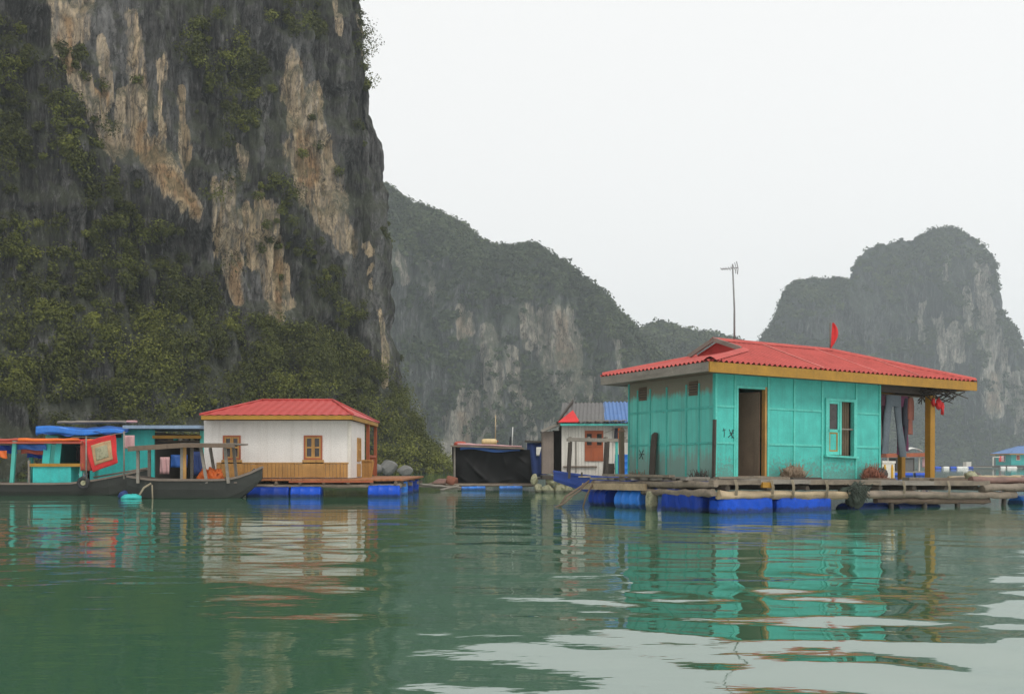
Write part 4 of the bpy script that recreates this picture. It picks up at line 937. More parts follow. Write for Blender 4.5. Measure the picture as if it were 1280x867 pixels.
# ------------------------------------------------------------------ generic pieces
def window_part(parent, c, w, h, depth_dir, frame_m, inner=True, open_=False, rows=2, cols=2):
    """framed casement on a wall facing -y (axis x) or +x (axis y); c is the middle on the wall face"""
    x, y, z = c
    def bx(m, a0, a1, d0, d1, z0, z1):
        if depth_dir == 'y': m.box(x+a0, x+a1, y-d1, y-d0, z+z0, z+z1)
        else: m.box(x+d0, x+d1, y+a0, y+a1, z+z0, z+z1)
    m = MB(); t = .05
    bx(m,-w/2,-w/2+t,-.01,.05,-h/2,h/2); bx(m,w/2-t,w/2,-.01,.05,-h/2,h/2); bx(m,-w/2+t,w/2-t,-.01,.05,-h/2,-h/2+t); bx(m,-w/2+t,w/2-t,-.01,.05,h/2-t,h/2)
    win = ob('window', m, frame_m, parent)
    m = MB()
    for k in range(cols):
        a0 = -w/2+t + (w-2*t)*k/cols; a1 = -w/2+t + (w-2*t)*(k+1)/cols
        s = .055
        bx(m,a0+.004,a0+s,.0,.036,-h/2+t,h/2-t); bx(m,a1-s,a1-.004,.0,.036,-h/2+t,h/2-t)
        for r in range(rows+1):
            zc = -h/2+t+s/2 + (h-2*t-s)*r/rows; bx(m,a0+s,a1-s,.0,.034,zc-s/2,zc+s/2)
    ob('sash', m, M['ochre_wood'] if frame_m is not M['ochre_wood'] else M['ochre_wood'], win)
    m = MB(); bx(m,-w/2+t,w/2-t,-.005,.006,-h/2+t,h/2-t); ob('pane', m, M['glass'], win)
    return win
def hip_roof(t, x0, x1, y0, y1, ze, rx0, rx1, ry, zr, mat, fas, fasm, pitch=.2, flat=False, amp=.012):
    up = [(x0,y0),(rx0,ry),(rx1,ry),(x1,y0)]; upb = [(x0,y1),(rx0,ry),(rx1,ry),(x1,y1)]
    zf = lambda y: ze + (y-y0)/(ry-y0)*(zr-ze); zb = lambda y: ze + (y1-y)/(y1-ry)*(zr-ze)
    m = MB()
    corrugated(m, lambda x: (x,y0,ze), lambda x: (x,lerp_(x,up),zf(lerp_(x,up))), x0, x1, pitch, amp, flat=flat)
    corrugated(m, lambda x: (x,y1,ze), lambda x: (x,lerp_(x,upb),zb(lerp_(x,upb))), x0, x1, pitch, amp, flat=flat)
    l = [(y0,x0),(ry,rx0),(y1,x0)]; r = [(y0,x1),(ry,rx1),(y1,x1)]
    corrugated(m, lambda y: (x0,y,ze), lambda y: (lerp_(y,l), y, ze+(lerp_(y,l)-x0)/(rx0-x0)*(zr-ze)), y0, y1, pitch, amp, flat=flat)
    corrugated(m, lambda y: (x1,y,ze), lambda y: (lerp_(y,r), y, ze+(x1-lerp_(y,r))/(x1-rx1)*(zr-ze)), y0, y1, pitch, amp, flat=flat)
    rf = ob('roof', m, mat, t)
    for p0, p1 in (((x0,y0,ze),(rx0,ry,zr)),((x1,y0,ze),(rx1,ry,zr)),((x0,y1,ze),(rx0,ry,zr)),((x1,y1,ze),(rx1,ry,zr))):
        m = MB(); m.tube([Vector(p0)+Vector((0,0,.02)), Vector(p1)+Vector((0,0,.02))], .045, 6); ob('hip_cap', m, mat, rf)
    m = MB(); m.tube([(rx0,ry,zr+.02),(rx1,ry,zr+.02)], .05, 6); ob('ridge_cap', m, mat, rf)
    if fas:
        for q in ((x0+.03,x1-.03,y0+.02,y0+.06),(x0+.03,x1-.03,y1-.06,y1-.02),(x0+.02,x0+.06,y0+.061,y1-.061),(x1-.06,x1-.02,y0+.061,y1-.061)):
            m = MB(); m.box(q[0],q[1],q[2],q[3],ze-fas,ze-.015); ob('fascia', m, fasm, t)
    m = MB(); m.box(x0+.065,x1-.065,y0+.065,y1-.065,ze-.06,ze-.04); ob('soffit', m, M['brown_wood'], t)
    return rf

# ------------------------------------------------------------------ the white house
def white_house():
    X0, X1, Yf, Yb = (255-640)/F*36, (438-640)/F*36, 36.0, 39.5
    zd = .64; zt = 2.66
    t = thing('floating_house', 'white house with rose red hip roof and timber wainscot beside the cliff', 'house', (X0, Yf, zd))
    W_ = X1-X0; D = Yb-Yf; H = zt-zd
    m = MB(); m.box(0,W_,0,.08,0,H); fw = ob('front_wall', m, M['white_wall'], t)
    m = MB(); m.box(W_-.08,W_,.081,D,0,H); sw = ob('side_wall', m, M['white_wall'], t)
    m = MB(); m.box(0,.08,.081,D,0,H); ob('side_wall', m, M['white_wall'], t)
    m = MB(); m.box(.081,W_-.081,D-.08,D-.001,0,H); ob('back_wall', m, M['white_wall'], t)
    m = MB(); rr = random.Random(2); x = 0.45
    while x < W_-.08:
        w = min(rr.uniform(.11,.16), W_-.06-x); m.box(x, x+w-.012, -.03-rr.uniform(0,.008), .01, .02, .50+rr.uniform(-.01,.01)); x += w
    m.box(.45, W_-.06, -.045, .01, .51, .55)
    ob('wainscot', m, M['ochre_wood'], fw)
    fx = lambda px: (px-640)/F*36 - X0
    fz = lambda py: CAMH + (HZ-py)/F*36 - zd
    for p0, p1 in ((279,301),(380,403)):
        w = fx(p1)-fx(p0); z0, z1 = fz(574), fz(544)
        window_part(t, ((fx(p0)+fx(p1))/2, 0, (z0+z1)/2), w, z1-z0, 'y', M['red_wood'])
        m = MB(); m.box(fx(p0)-.05, fx(p1)+.05, -.045, .01, .03, z0-.01)
        ob('apron_panel', m, M['ochre_wood'], t)
    window_part(t, (W_, 1.9, (fz(574)+fz(546))/2-.02), .75, .86, 'x', M['ochre_wood'])
    m = MB(); m.box(W_-.02, W_+.03, 1.5, 2.3, .03, .5); ob('apron_panel', m, M['ochre_wood'], t)
    m = MB(); m.box(W_-.10,W_+.02,-.02,.04,0.0,H-.002); m.box(W_+.0021,W_+.02,.041,.12,0,H-.002); ob('corner_post', m, M['white_plank'], t)
    hip_roof(t, .03, W_+.17, -.55, 6.4, H+.17, 1.37, 4.05, 2.7, H+.17+.70, M['roof_rose'], .16, M['ochre'], pitch=.3, amp=.010)
    for y in (3.9, 6.1):
        m = MB(); m.box(W_+.0,W_+.12,y,y+.12,0,H+.0); ob('veranda_post', m, M['red_wood'], t)
    m = MB(); m.box(W_+.02,W_+.10,D+.45,6.05,.75,.84)
    for y in np.arange(D+.55,6.0,.18): m.box(W_+.04,W_+.08,y,y+.05,.05,.75)
    ob('railing', m, M['red_wood'], t)
    # raft
    r = thing('raft', 'rust coloured timber raft that carries the white house', 'raft', (X0, Yf, 0))
    m = MB(); x = -.2; xr = (503-640)/F*35 - X0
    while x < xr:
        w = rr.uniform(.18,.26); m.box(x, min(x+w-.012, xr), -1.0+rr.uniform(-.03,.03), 7.4, .56+rr.uniform(-.008,.008), .62); x += w
    ob('deck', m, M['rust_deck'], r)
    for y in (-.9, .8, 3, 5.5, 7.2):
        m = MB(); m.log((-.2,y,.38),(xr-.05,y,.38),.075,9,14,.15); ob('beam', m, M['log'], r)
    for k in range(9):
        m = MB(); m.log((.3+k*.82,-1.0,.49),(.3+k*.82,7.3,.49),.06,8,8,.12); ob('beam', m, M['brown_wood'], r)
    m = MB(); m.box(3.2, xr-1.0, -1.02, -.96, .50, .56); ob('edge_board', m, M['red_wood'], r)
    def wx(px): return (px-640)/F*35 - X0
    def drm(p0, p1, rad, mat, label):
        m = MB(); m.drum(p0, p1, rad); o = ob('float_barrel', m, M[mat], None, label, 'barrel', 'blue floats under the white house raft'); o.location = (X0, Yf, 0)
    drm((wx(308),-.78,.1),(wx(361),-.78,.1),.31,'blue_deep','leftmost blue float under the white house, beside the wooden boat bow')
    drm((wx(363),-.78,.1),(wx(401),-.78,.1),.31,'blue_plastic','blue float under the white house below the middle window')
    drm((wx(460),-.78,.13),(wx(500),-.78,.13),.33,'blue_plastic','bright blue float under the front right corner of the white house deck')
    for k, (y, mt, w) in enumerate(((1.2,'blue_light','closest'),(3.2,'blue_deep','second'),(5.6,'blue_deep','farthest'))):
        drm((xr-.32,y,-.2),(xr-.32,y,.5),.28,mt,w+' of three upright blue barrels along the side of the rust deck')
    # carved tub on the veranda and boards on deck
    b = thing('wooden_planter', 'tapered orange wooden planter on the rust deck beside the white house', 'planter', (X0+W_+.12, Yf+2.75, .62))
    m = MB()
    for k in range(8):
        a = -.24+k*.0686; m.poly([(a*.75,-.02,.04),((a+.062)*.75,-.02,.04),(a+.062,-.06,.62),(a,-.06,.62)],.03,(0,1,0))
        m.poly([(a*.75,.30,.04),((a+.062)*.75,.30,.04),(a+.062,.36,.62),(a,.36,.62)],.03,(0,-1,0))
    for s in (-1, 1): m.poly([(s*.18,.0,.04),(s*.18,.28,.04),(s*.24,.32,.62),(s*.24,-.03,.62)],.03,(-s,0,0))
    ob('staves', m, M['ochre_wood'], b)
    m = MB(); m.box(-.27,.27,-.10,.38,.62,.67); m.box(-.22,.22,-.04,.33,0,.04); ob('rim', m, M['ochre_wood'], b)
white_house()

# ------------------------------------------------------------------ boats
def hull(parent, stations, mat, inner, rim, mats_in=None):
    """stations: (x, half width, keel z, gunwale z)"""
    m = MB(); prof = [(0,0),(.45,.04),(.78,.28),(.93,.62),(1,1)]
    def sect(s, k=1., lift=0.):
        x, w, z0, z1 = s
        pts = [(x, -w*a*k, z0+lift+(z1-z0-lift)*b) for a, b in reversed(prof)] + [(x, w*a*k, z0+lift+(z1-z0-lift)*b) for a, b in prof[1:]]
        return pts
    n = 9; vs = [p for s in stations for p in sect(s)]
    fs = [(i*n+j, (i+1)*n+j, (i+1)*n+j+1, i*n+j+1) for i in range(len(stations)-1) for j in range(n-1)]
    fs += [tuple(range(n)), tuple(reversed(range((len(stations)-1)*n, len(stations)*n)))]
    m.add(vs, fs, False); h = ob('hull', m, mat, parent)
    m = MB(); vs = [p for s in stations for p in sect(s, .93, .12)]
    m.add(vs, [(i*n+j+1, (i+1)*n+j+1, (i+1)*n+j, i*n+j) for i in range(len(stations)-1) for j in range(n-1)], False); ob('inner_planking', m, inner, parent)
    for s in (-1, 1):
        m = MB(); pts = [Vector((x, s*w, z1+.01)) for x, w, z0, z1 in stations]
        for a, b in zip(pts[:-1], pts[1:]): m.beam(a, b, .09, .07)
        ob('gunwale', m, rim, parent)
def left_boat():
    Y = 37.3; S = F/Y
    x0 = (-70-640)/F*Y; x1 = (186-640)/F*Y; L = x1-x0
    t = thing('wooden_boat', 'dark wooden boat with turquoise cabin box and cluttered orange roof poles', 'boat', (x0, Y, 0))
    st = []
    for i in range(13):
        u = i/12; w = .85*math.sin(math.pi*min(1, .16+.72*u))**.6*(1 if u < .8 else 1-.75*((u-.8)/.2)**1.5)
        z1 = .42 + .52*max(0, (u-.62)/.38)**1.6 + .25*max(0, (.15-u)/.15)**1.5
        z0 = -.25 + .65*max(0, (u-.8)/.2)**1.4
        st.append((L*u, w, z0, z1))
    hull(t, st, M['hull_dark'], M['brown_wood'], M['hull_pale'])
    X = lambda px: (px-640)/F*(Y-.75) - x0
    Z = lambda py: CAMH + (HZ-py)/F*(Y-.75)
    # cabin box
    m = MB(); m.box(X(40),X(88),-.7,.6,.38,Z(583)); cb = ob('cabin_box', m, M['teal_boat'], t)
    m = MB(); m.box(X(37),X(104),-.76,.66,Z(583)+.003,Z(579)); ob('shelf', m, M['ochre'], t)
    for p0, p1 in ((51,60),(66,73)):
        m = MB(); m.beam(((X(p0)+X(p1))/2-.04,-.55,Z(579)), ((X(p0)+X(p1))/2+.04,-.55,Z(553)), X(p1)-X(p0), .05, up=(0,1,0)); ob('panel', m, M['teal_boat'], t)
    for px in (15,101):
        for y in (-.7,.65):
            m = MB(); m.beam((X(px)-.03,y,.40),(X(px)+.08,y,Z(551)),.13 if px == 15 else .10,.1); ob('roof_post', m, M['teal_dull'], t)
    for px in (34,):
        m = MB(); m.beam((X(px),-.6,.40),(X(px),-.6,Z(575)),.07,.07); ob('roof_post', m, M['grey_wood'], t)
    rr = random.Random(4)
    m = MB(); m.box(X(-60),X(104),-.85,.8,Z(554),Z(553)+.03); ob('canopy', m, M['red_old'], t)
    cols = ['orange','red_old','blue_tin','orange','red_cloth','cloth_pink','orange']
    for k in range(7):
        xa = X(-50)+rr.uniform(0,1.0) if k % 2 else X(30)+rr.uniform(-.4,.6); xb = X(104)-rr.uniform(0,1.2) if k % 2 == 0 else X(60)+rr.uniform(-.5,.5)
        m = MB(); m.log((xa,-.8+.24*k,Z(551)+.03),(xb,-.8+.24*k,Z(551)+.05),.06,7,8,.2); ob('roof_pole', m, M[cols[k]], t)
    # washing and sheets hung below the canopy
    def sheet(px0, px1, py0, py1, y, mat, name, label, cat, sway=.04):
        m = MB(); a0, a1, z0, z1 = X(px0), X(px1), Z(py1), Z(py0)
        m.slab(lambda u, v: (a0+(a1-a0)*u, y+sway*math.sin(u*9+v*3), z0+(z1-z0)*v+.03*math.sin(u*6)*(1-v)), 14, 6, (0,1,0), .012)
        o = ob(name, m, mat, None, label, cat); o.location = (x0, Y, 0)
    sheet(18,56,555,562,-.6,M['blue_tarp'],'rolled_sheet','blue sheet rolled under the orange roof poles of the left boat','sheet')
    sheet(20,52,561,567,-.4,M['red_old'],'hanging_cloth','faded red cloth hanging below the blue sheet on the left boat','cloth')
    sheet(24,50,566,572,-.2,M['blue_deep'],'hanging_cloth','violet blue cloth hanging lowest inside the left boat','cloth')
    sheet(-4,8,563,572,-.7,M['orange'],'hanging_cloth','orange cloth at the edge of the left boat canopy','cloth')
    sheet(-10,14,556,566,-.3,M['blue_deep'],'hanging_cloth','dark blue cloth behind the turquoise roof post of the left boat','cloth')
    sheet(76,102,556,576,.5,M['cloth_dark'],'hanging_cloth','dark cloth hung as a curtain behind the turquoise panels','cloth')
    sheet(87,98,558,572,.2,M['red_cloth'],'hanging_cloth','crimson cloth hanging beside the printed blanket','cloth')
    # tyre and bucket at the side
    f = thing('tyre_fender', 'black tyre fender with pale centre hanging on the left boat side', 'tyre', (x0+X(106), Y-.86, .46))
    m = MB(); m.torus((0,0,0),(0,1,0),.17,.07); ob('tyre', m, M['rubber'], f)
    m = MB(); m.tube([(0,-.05,0),(0,.05,0)],.09,12); ob('hub', m, M['foam'], f)
    m = MB(); m.tube([(0,0,.2),(.0,.05,.4)],.012,5); ob('lanyard', m, M['rope'], f)
    m = MB(); m.tube([(0,0,0),(0,0,.02),(0,0,.28)],[.10,.12,.15],14); m.torus((0,0,.28),(0,0,1),.15,.015); ob('bucket', m, M['grey_blue_sheet'], None, 'pale blue bucket by the tyre on the left boat', 'bucket').location = (x0+X(101), Y-.55, .5)
    # bow plank cargo
    m = MB(); m.beam((X(112),-.3,.66),(X(176),-.1,.98),.4,.05); ob('foredeck', m, M['hull_pale'], t)
    # printed blanket hung from a line
    b = thing('printed_blanket', 'red bordered blanket with beige pattern hung up to dry above the boat', 'blanket', (x0, Y-.95, 0))
    c = [Vector((X(107),0,Z(552))), Vector((X(146),0,Z(542))), Vector((X(150),0,Z(578))), Vector((X(118),0,Z(590)))]
    def bl(u, v, k=1.):
        u = .5+(u-.5)*k; v = .5+(v-.5)*k
        p = c[0].lerp(c[1], u).lerp(c[3].lerp(c[2], u), v); p.y = .05*math.sin(u*8+v*2) + .03*math.sin(v*7); return p
    m = MB(); m.slab(lambda u, v: bl(u, v), 16, 16, (0,1,0), .02); ob('border', m, M['red_cloth'], b)
    m = MB(); m.slab(lambda u, v: bl(u, v, .66)-Vector((0,.012,0)), 14, 14, (0,1,0), .008); ob('field', m, M['beige_print'], b)
    m = MB(); m.slab(lambda u, v: bl(u, v, .42)-Vector((0,.022,0)), 14, 14, (0,1,0), .008); ob('medallion', m, M['foam'], b)
    m = MB(); m.slab(lambda u, v: (X(101)+.42*u, .15+.05*math.sin(u*7), Z(588)+(Z(550)-Z(588))*v), 8, 8, (0,1,0), .02); o = ob('hanging_cloth', m, M['red_old'], None, 'dark red patterned cloth hanging behind the beige blanket', 'cloth'); o.location = (x0, Y-.95, 0)
    m = MB(); m.slab(lambda u, v: (X(143)+.38*u, .35+.03*math.sin(u*7), Z(560)+(Z(543)-Z(560))*v), 8, 8, (0,1,0), .015); o = ob('hanging_cloth', m, M['cloth_pink'], None, 'pale pink cloth hanging on the turquoise wall beside the blanket', 'cloth'); o.location = (x0, Y-.2, 0)
    m = MB(); m.tube([(X(92),0,Z(546)),(X(125),0,Z(545)-.05),(X(160),0,Z(540))],.012,5); m.tube([(X(110),.02,.5),(X(110),.02,Z(545))],.03,6); m.tube([(X(157),.02,.6),(X(157),.02,Z(539))],.03,6)
    o = ob('drying_frame', m, M['grey_wood'], None, 'thin pole frame with a line that holds the printed blanket', 'frame'); o.location = (x0, Y-.92, 0)
left_boat()

def teal_boathouse():
    Y = 39.6
    X = lambda px: (px-640)/F*Y
    Z = lambda py: CAMH + (HZ-py)/F*Y
    x0 = X(56); t = thing('boat_house', 'turquoise boathouse with blue tarpaulin roof behind the left boats', 'house', (x0, Y, 0))
    x = lambda px: X(px)-x0
    zf = .45
    m = MB(); m.box(x(152),x(193),0,.08,zf,Z(537)); ob('front_wall', m, M['teal_boat'], t)
    m = MB(); m.box(x(112),x(152)-.004,.02,.09,zf,Z(547)); ob('front_wall', m, M['teal_boat'], t)
    m = MB(); m.box(x(57),x(73),0,.1,zf,Z(544)); ob('front_wall', m, M['teal_dull'], t)
    m = MB(); m.box(x(250),x(255),0,.12,zf,Z(538)); ob('corner_post', m, M['teal_dull'], t)
    m = MB(); m.box(x(60),x(255),3.0,3.08,zf,Z(540)); ob('back_wall', m, M['dark_wood'], t)
    m = MB(); m.box(x(57),x(60),.11,2.99,zf,Z(542)); ob('side_wall', m, M['teal_dull'], t)
    m = MB(); m.box(x(193)-.05,x(193)+.03,.09,2.99,zf,Z(540)); ob('side_wall', m, M['dark_wood'], t)
    m = MB(); m.box(x(50),x(258),-.9,3.2,.33,zf-.003); ob('deck', m, M['dark_wood'], t)
    m = MB()
    m.slab(lambda u, v: (x(54)+(x(166)-x(54))*u, -.6+3.9*v, Z(541)+.22*min(1,v*3)**.6+.05*math.sin(u*13)+.03*math.sin(u*31)*(1-v)-.12*(1-u)*(v < .05)), 40, 14, (0,0,1), .025)
    rf = ob('roof', m, M['blue_tarp'], t)
    m = MB(); m.slab(lambda u, v: (x(54)+(x(162)-x(54))*u, -.64+.06*math.sin(u*20)+.02*v, Z(544)+.03+.30*v*(.5+.5*(1-u))+.05*math.sin(u*9)), 40, 4, (0,1,0), .02); ob('tarp_edge', m, M['blue_light'], rf)
    m = MB(); m.box(x(160),x(256),-.55,3.3,Z(536),Z(532)); ob('roof_sheet', m, M['grey_blue_sheet'], t)
    m = MB(); m.log((x(76),-.3,Z(532)+.12),(x(160),-.2,Z(531)+.12),.06,7,10,.2); ob('roof_pole', m, M['grey_wood'], rf)
    m = MB(); m.log((x(100),.3,Z(532)+.16),(x(170),.1,Z(531)+.14),.05,7,10,.2); ob('roof_pole', m, M['cloth_pink'], rf)
    m = MB(); m.beam((x(192),-.1,Z(546)),(x(252),-.1,Z(546)),.08,.12); ob('lintel', m, M['ochre'], t)
    m = MB(); m.beam((x(192),.5,Z(551)),(x(250),.5,Z(551)),.3,.05); m.box(x(205),x(212),.4,.6,Z(551)+.03,Z(548)); ob('shelf', m, M['brown_wood'], t)
    for k, (px, mt) in enumerate(((214,'teal_boat'),(221,'crate_white'),(228,'metal'),(236,'foam'),(244,'rubber'))):
        m = MB(); m.tube([(0,0,0),(0,0,.03),(0,0,.17),(0,0,.2)],[.08,.1,.09,.06],10)
        ob('storage_tin', m, M[mt], None, ['turquoise','white','steel grey','cream','black'][k]+' tin on the shelf inside the boathouse', 'tin', 'tins on the boathouse shelf').location = (x0+x(px), Y+.5, Z(551)+.03)
    def sheet(px0, px1, py0, py1, y, mat, name, label, cat):
        m = MB(); a0, a1, z0, z1 = x(px0), x(px1), Z(py1), Z(py0)
        m.slab(lambda u, v: (a0+(a1-a0)*u, y+.04*math.sin(u*12+v*2), z0+(z1-z0)*v), 14, 5, (0,1,0), .012)
        ob(name, m, mat, None, label, cat).location = (x0, Y, 0)
    sheet(212,233,568,584,.1,M['blue_tarp'],'hanging_cloth','bright blue cloth hanging inside the boathouse opening','cloth')
    sheet(239,254,564,594,-.05,M['cloth_navy'],'door_curtain','dark navy curtain at the corner of the boathouse beside the white house','curtain')
    sheet(204,216,571,592,-.4,M['cloth_pink'],'hanging_cloth','red and white towel hanging in front of the boathouse opening','towel')
    m = MB(); m.drum((0,0,0),(1.6,0,0),.26); ob('float_barrel', m, M['blue_deep'], None, 'blue float under the deck of the turquoise boathouse', 'barrel').location = (x(100)+x0, Y-.5, .08)
    for px in (70, 230): m = MB(); m.drum((0,0,0),(1.4,0,0),.26); ob('float_barrel', m, M['blue_deep'], None, 'hidden dark float low under the '+('open end' if px == 230 else 'far end')+' of the boathouse', 'barrel').location = (x(px)-.7+x0, Y+1.2, .08)
teal_boathouse()

def canopy_boat():
    Y = 34.2
    X = lambda px: (px-640)/F*Y
    Z = lambda py: CAMH + (HZ-py)/F*Y
    x0, x1 = X(164), X(328); L = x1-x0
    t = thing('wooden_boat', 'slender wooden boat with flat plank canopy on posts beside the white house', 'boat', (x0, Y, 0))
    st = []
    for i in range(13):
        u = i/12; w = .62*math.sin(math.pi*min(1,.14+.76*u))**.6*(1 if u < .72 else 1-.85*((u-.72)/.28)**1.4)
        z1 = .60 + .0*u + .42*max(0,(u-.72)/.28)**1.7 + .12*max(0,(.2-u)/.2)
        z0 = -.22 + .85*max(0,(u-.74)/.26)**1.5 + .2*max(0,(.12-u)/.12)
        st.append((L*u, w, z0, z1))
    hull(t, st, M['hull_dark'], M['brown_wood'], M['hull_pale'])
    x = lambda px: X(px)-x0
    m = MB(); rr = random.Random(1)
    for k in range(8): m.slab(lambda u, v, k=k: (x(172)+(x(302)-x(172))*u, -.85+.215*k+.2*v, Z(561)+(Z(556)-Z(561))*min(1,u*2.2)+.01*math.sin(k*3.)), 6, 1, (0,0,1), .05, False)
    cn = ob('canopy', m, M['grey_wood'], t)
    m = MB(); m.beam((x(172),-.86,Z(562)+.02),(x(236),-.86,Z(557)+.0),.05,.16); m.beam((x(236),-.86,Z(557)+.0),(x(302),-.86,Z(557)-.01),.05,.13); ob('canopy_edge', m, M['brown_wood'], cn)
    for px, lean in ((180,0),(234,0),(261,.1),(289,.06)):
        for y in (-.55,.5):
            m = MB(); m.beam((x(px)+lean,y,.5),(x(px)-lean,y,Z(559)),.09,.08); ob('canopy_post', m, M['grey_wood'], t)
    m = MB(); m.beam((x(233)+.12,-.55,.5),(x(233)+.12,-.55,Z(559)),.10,.06); ob('canopy_post', m, M['ochre_wood'], t)
    m = MB(); m.beam((x(185),-.35,.52),(x(235),-.35,.52),.1,.04); m.box(x(228),x(300),-.4,.4,.50,.54); ob('thwart', m, M['hull_pale'], t)
    m = MB(); m.tube([(x(296),-.1,.6),(x(312),-.1,.72),(x(319),-.1,.98)],[.05,.05,.035],7); ob('tiller', m, M['dark_wood'], t)
    for k, (px, w) in enumerate(((256,'left'),(266,'middle'),(273,'right'))):
        m = MB(); m.blob((0,0,.16),(.19,.16,.22),50+k,.45); m.blob((.05,-.06,.30),(.1,.09,.1),60+k,.5)
        ob('life_jacket', m, M['orange'], None, ['orange life jacket slumped beside the leaning canopy post','orange life jacket in the middle of the heap in the canopy boat','orange life jacket at the bow end of the heap'][k], 'life jacket', 'life jackets in the canopy boat').location = (x0+x(px), Y-.12, .55)
    m = MB(); m.tube([(x(197),-.62,.5),(x(190),-.75,.36),(x(185),-.8,.12),(x(187),-.75,-.1)],.035,7); m.tube([(x(198),-.6,.45),(x(199),-.62,-.1)],.025,6)
    ob('mooring_rope', m, M['rope'], None, 'pale rope looping from the canopy boat into the water', 'rope').location = (x0, Y, 0)
    m = MB(); m.blob((0,0,.05),(.32,.2,.10),71,.3); ob('swim_float', m, M['teal_boat'], None, 'turquoise float bobbing at the stern of the canopy boat', 'float').location = (X(178), Y-.9, 0)
    m = MB(); m.blob((0,0,.06),(.15,.12,.14),72,.3); ob('swim_float', m, M['cloth_navy'], None, 'dark blue float bobbing beside the turquoise float', 'float').location = (X(163), Y-.6, .04)
canopy_boat()

# ------------------------------------------------------------------ black tarpaulin hut
def tarp_hut():
    Y = 44.0
    X = lambda px: (px-640)/F*Y
    Z = lambda py: CAMH + (HZ-py)/F*Y
    x0 = X(568); t = thing('tarpaulin_hut', 'low hut wrapped in creased black tarpaulin on a small raft', 'hut', (x0, Y, 0))
    x = lambda px: X(px)-x0
    rr = random.Random(8)
    zt, zb = Z(558), Z(607)
    W_ = x(662)
    folds = [(.12,.75,.38,.18),(.22,.5,.45,.10),(.62,.95,.70,.3),(.75,.95,.97,.55),(.55,.1,.75,.2),(.3,.05,.42,.2),(.05,.3,.2,.05),(.8,.4,.98,.1)]
    def front(u, v):
        wave = .04*math.sin(u*23+2*math.sin(v*4))*(.4+.6*(1-v)) + .03*math.sin(u*9+v*7)
        for a, b, c, d in folds:
            ax, ay = a, b; dx, dy = c-a, d-b; tt = max(0, min(1, ((u-ax)*dx+(v-ay)*dy)/(dx*dx+dy*dy)))
            dist = math.hypot(u-ax-tt*dx, (v-ay-tt*dy)*.55); wave -= .045*math.exp(-abs(dist/.022)**1.3)*math.sin(math.pi*max(.05,min(.95,tt)))
        return Vector(((W_+.18*(1-v))*u-.03*(1-v), -.12*(1-v)+wave, zb+(zt-zb)*v - .06*math.sin(u*3.1)*(v > .95) - .12*u*v))
    m = MB(); m.slab(front, 90, 50, (0,1,0), .02); ob('tarpaulin', m, M['black_tarp'], t)
    m = MB(); m.slab(lambda u, v: (-.06+.03*math.sin(v*5)-.02, .05+2.6*u, zb+(zt-zb)*v), 12, 12, (1,0,0), .02)
    m.slab(lambda u, v: (W_+.1*(1-v), .05+2.6*u, zb+(zt-zb)*v-.12*v), 12, 12, (1,0,0), .02)
    m.slab(lambda u, v: (W_*u, 2.66, zb+(zt-zb)*v-.1), 12, 6, (0,1,0), .02); ob('tarpaulin', m, M['black_tarp'], t)
    m = MB(); m.slab(lambda u, v: (.25+(x(650)-.25)*u, -.15+.04*math.sin(u*17), Z(562)+.05*math.sin(u*8)-.1*u+(.12+.05*math.sin(u*5))*v), 40, 4, (0,1,0), .05); ob('tarp_roll', m, M['blue_tarp'], t)
    m = MB()
    for k in range(7): m.beam((-.15, -.2+k*.44, zt+.03),(x(655), -.2+k*.44, zt-.08),.4,.06)
    ob('roof', m, M['log'], t)
    m = MB(); m.log((.15,-.28,zt+.10),(x(652),-.24,zt+.0),.045,7,10,.2); ob('roof_pole', m, M['cloth_pink'], t)
    m = MB(); m.log((-.35,-.35,.23),(x(672),-.3,.22),.06,8,12,.15); m.log((-.9,1.5,.24),(x(672),1.5,.22),.07,8,12,.15); m.log((-.9,2.8,.24),(x(672),2.8,.22),.07,8,12,.15); m.log((-.9,-.3,.2),(-.9,2.9,.2),.07,8,8,.1); ob('raft_log', m, M['log'], t)
    m = MB(); m.box(-1.1, x(668), -.25, 2.8, .27, .31); ob('raft_deck', m, M['brown_wood'], t)
    m = MB(); m.box(-.03,.05,-.08,-.02,.3,zt); ob('corner_post', m, M['grey_wood'], t)
    for nm, px0, px1, lab in (('float_barrel',577,607,'pale blue float under the left half of the black tarpaulin hut'),('float_barrel',624,653,'pale blue float under the right half of the black tarpaulin hut')):
        m = MB(); m.drum((x(px0),-.2,.06),(x(px1),-.2,.08),.2); ob(nm, m, M['blue_light'], None, lab, 'barrel', 'blue floats under the tarpaulin hut').location = (x0, Y, 0)
    j = thing('jerrycan', 'cream plastic jerrycan lying on the roof of the black hut', 'jerrycan', (x0+x(602), Y, zt+.07))
    m = MB(); m.tube([(0,0,.13),(.03,0,.13),(.1,0,.13),(.55,0,.13),(.62,0,.13),(.66,0,.13)],[.08,.12,.14,.14,.12,.06],12); ob('body', m, M['jerrycan'], j)
    m = MB(); m.tube([(.66,0,.16),(.72,0,.16)],.035,8); ob('cap', m, M['red_wood'], j)
    m = MB(); m.tube([(x(619),.4,zt),(x(619)+.01,.4,Z(518))],.025,6); ob('bamboo_pole', m, M['log_pale'], None, 'tall bamboo pole standing on the black hut beside the jerrycan', 'pole').location = (x0, Y, 0)
    m = MB(); m.tube([(x(640),.4,zt-.1),(x(641),.4,Z(533))],.02,6); ob('bamboo_pole', m, M['far_white'], None, 'short white pole standing on the right side of the black hut roof', 'pole').location = (x0, Y, 0)
    m = MB(); m.poly([(x(636),.3,zt),(x(639),.3,zt),(x(638.6),.3,Z(545)),(x(637.5),.3,Z(545))],.1,(0,1,0)); ob('bottle', m, M['cloth_dark'], None, 'black bottle standing on the black hut roof near the white pole', 'bottle').location = (x0, Y, 0)
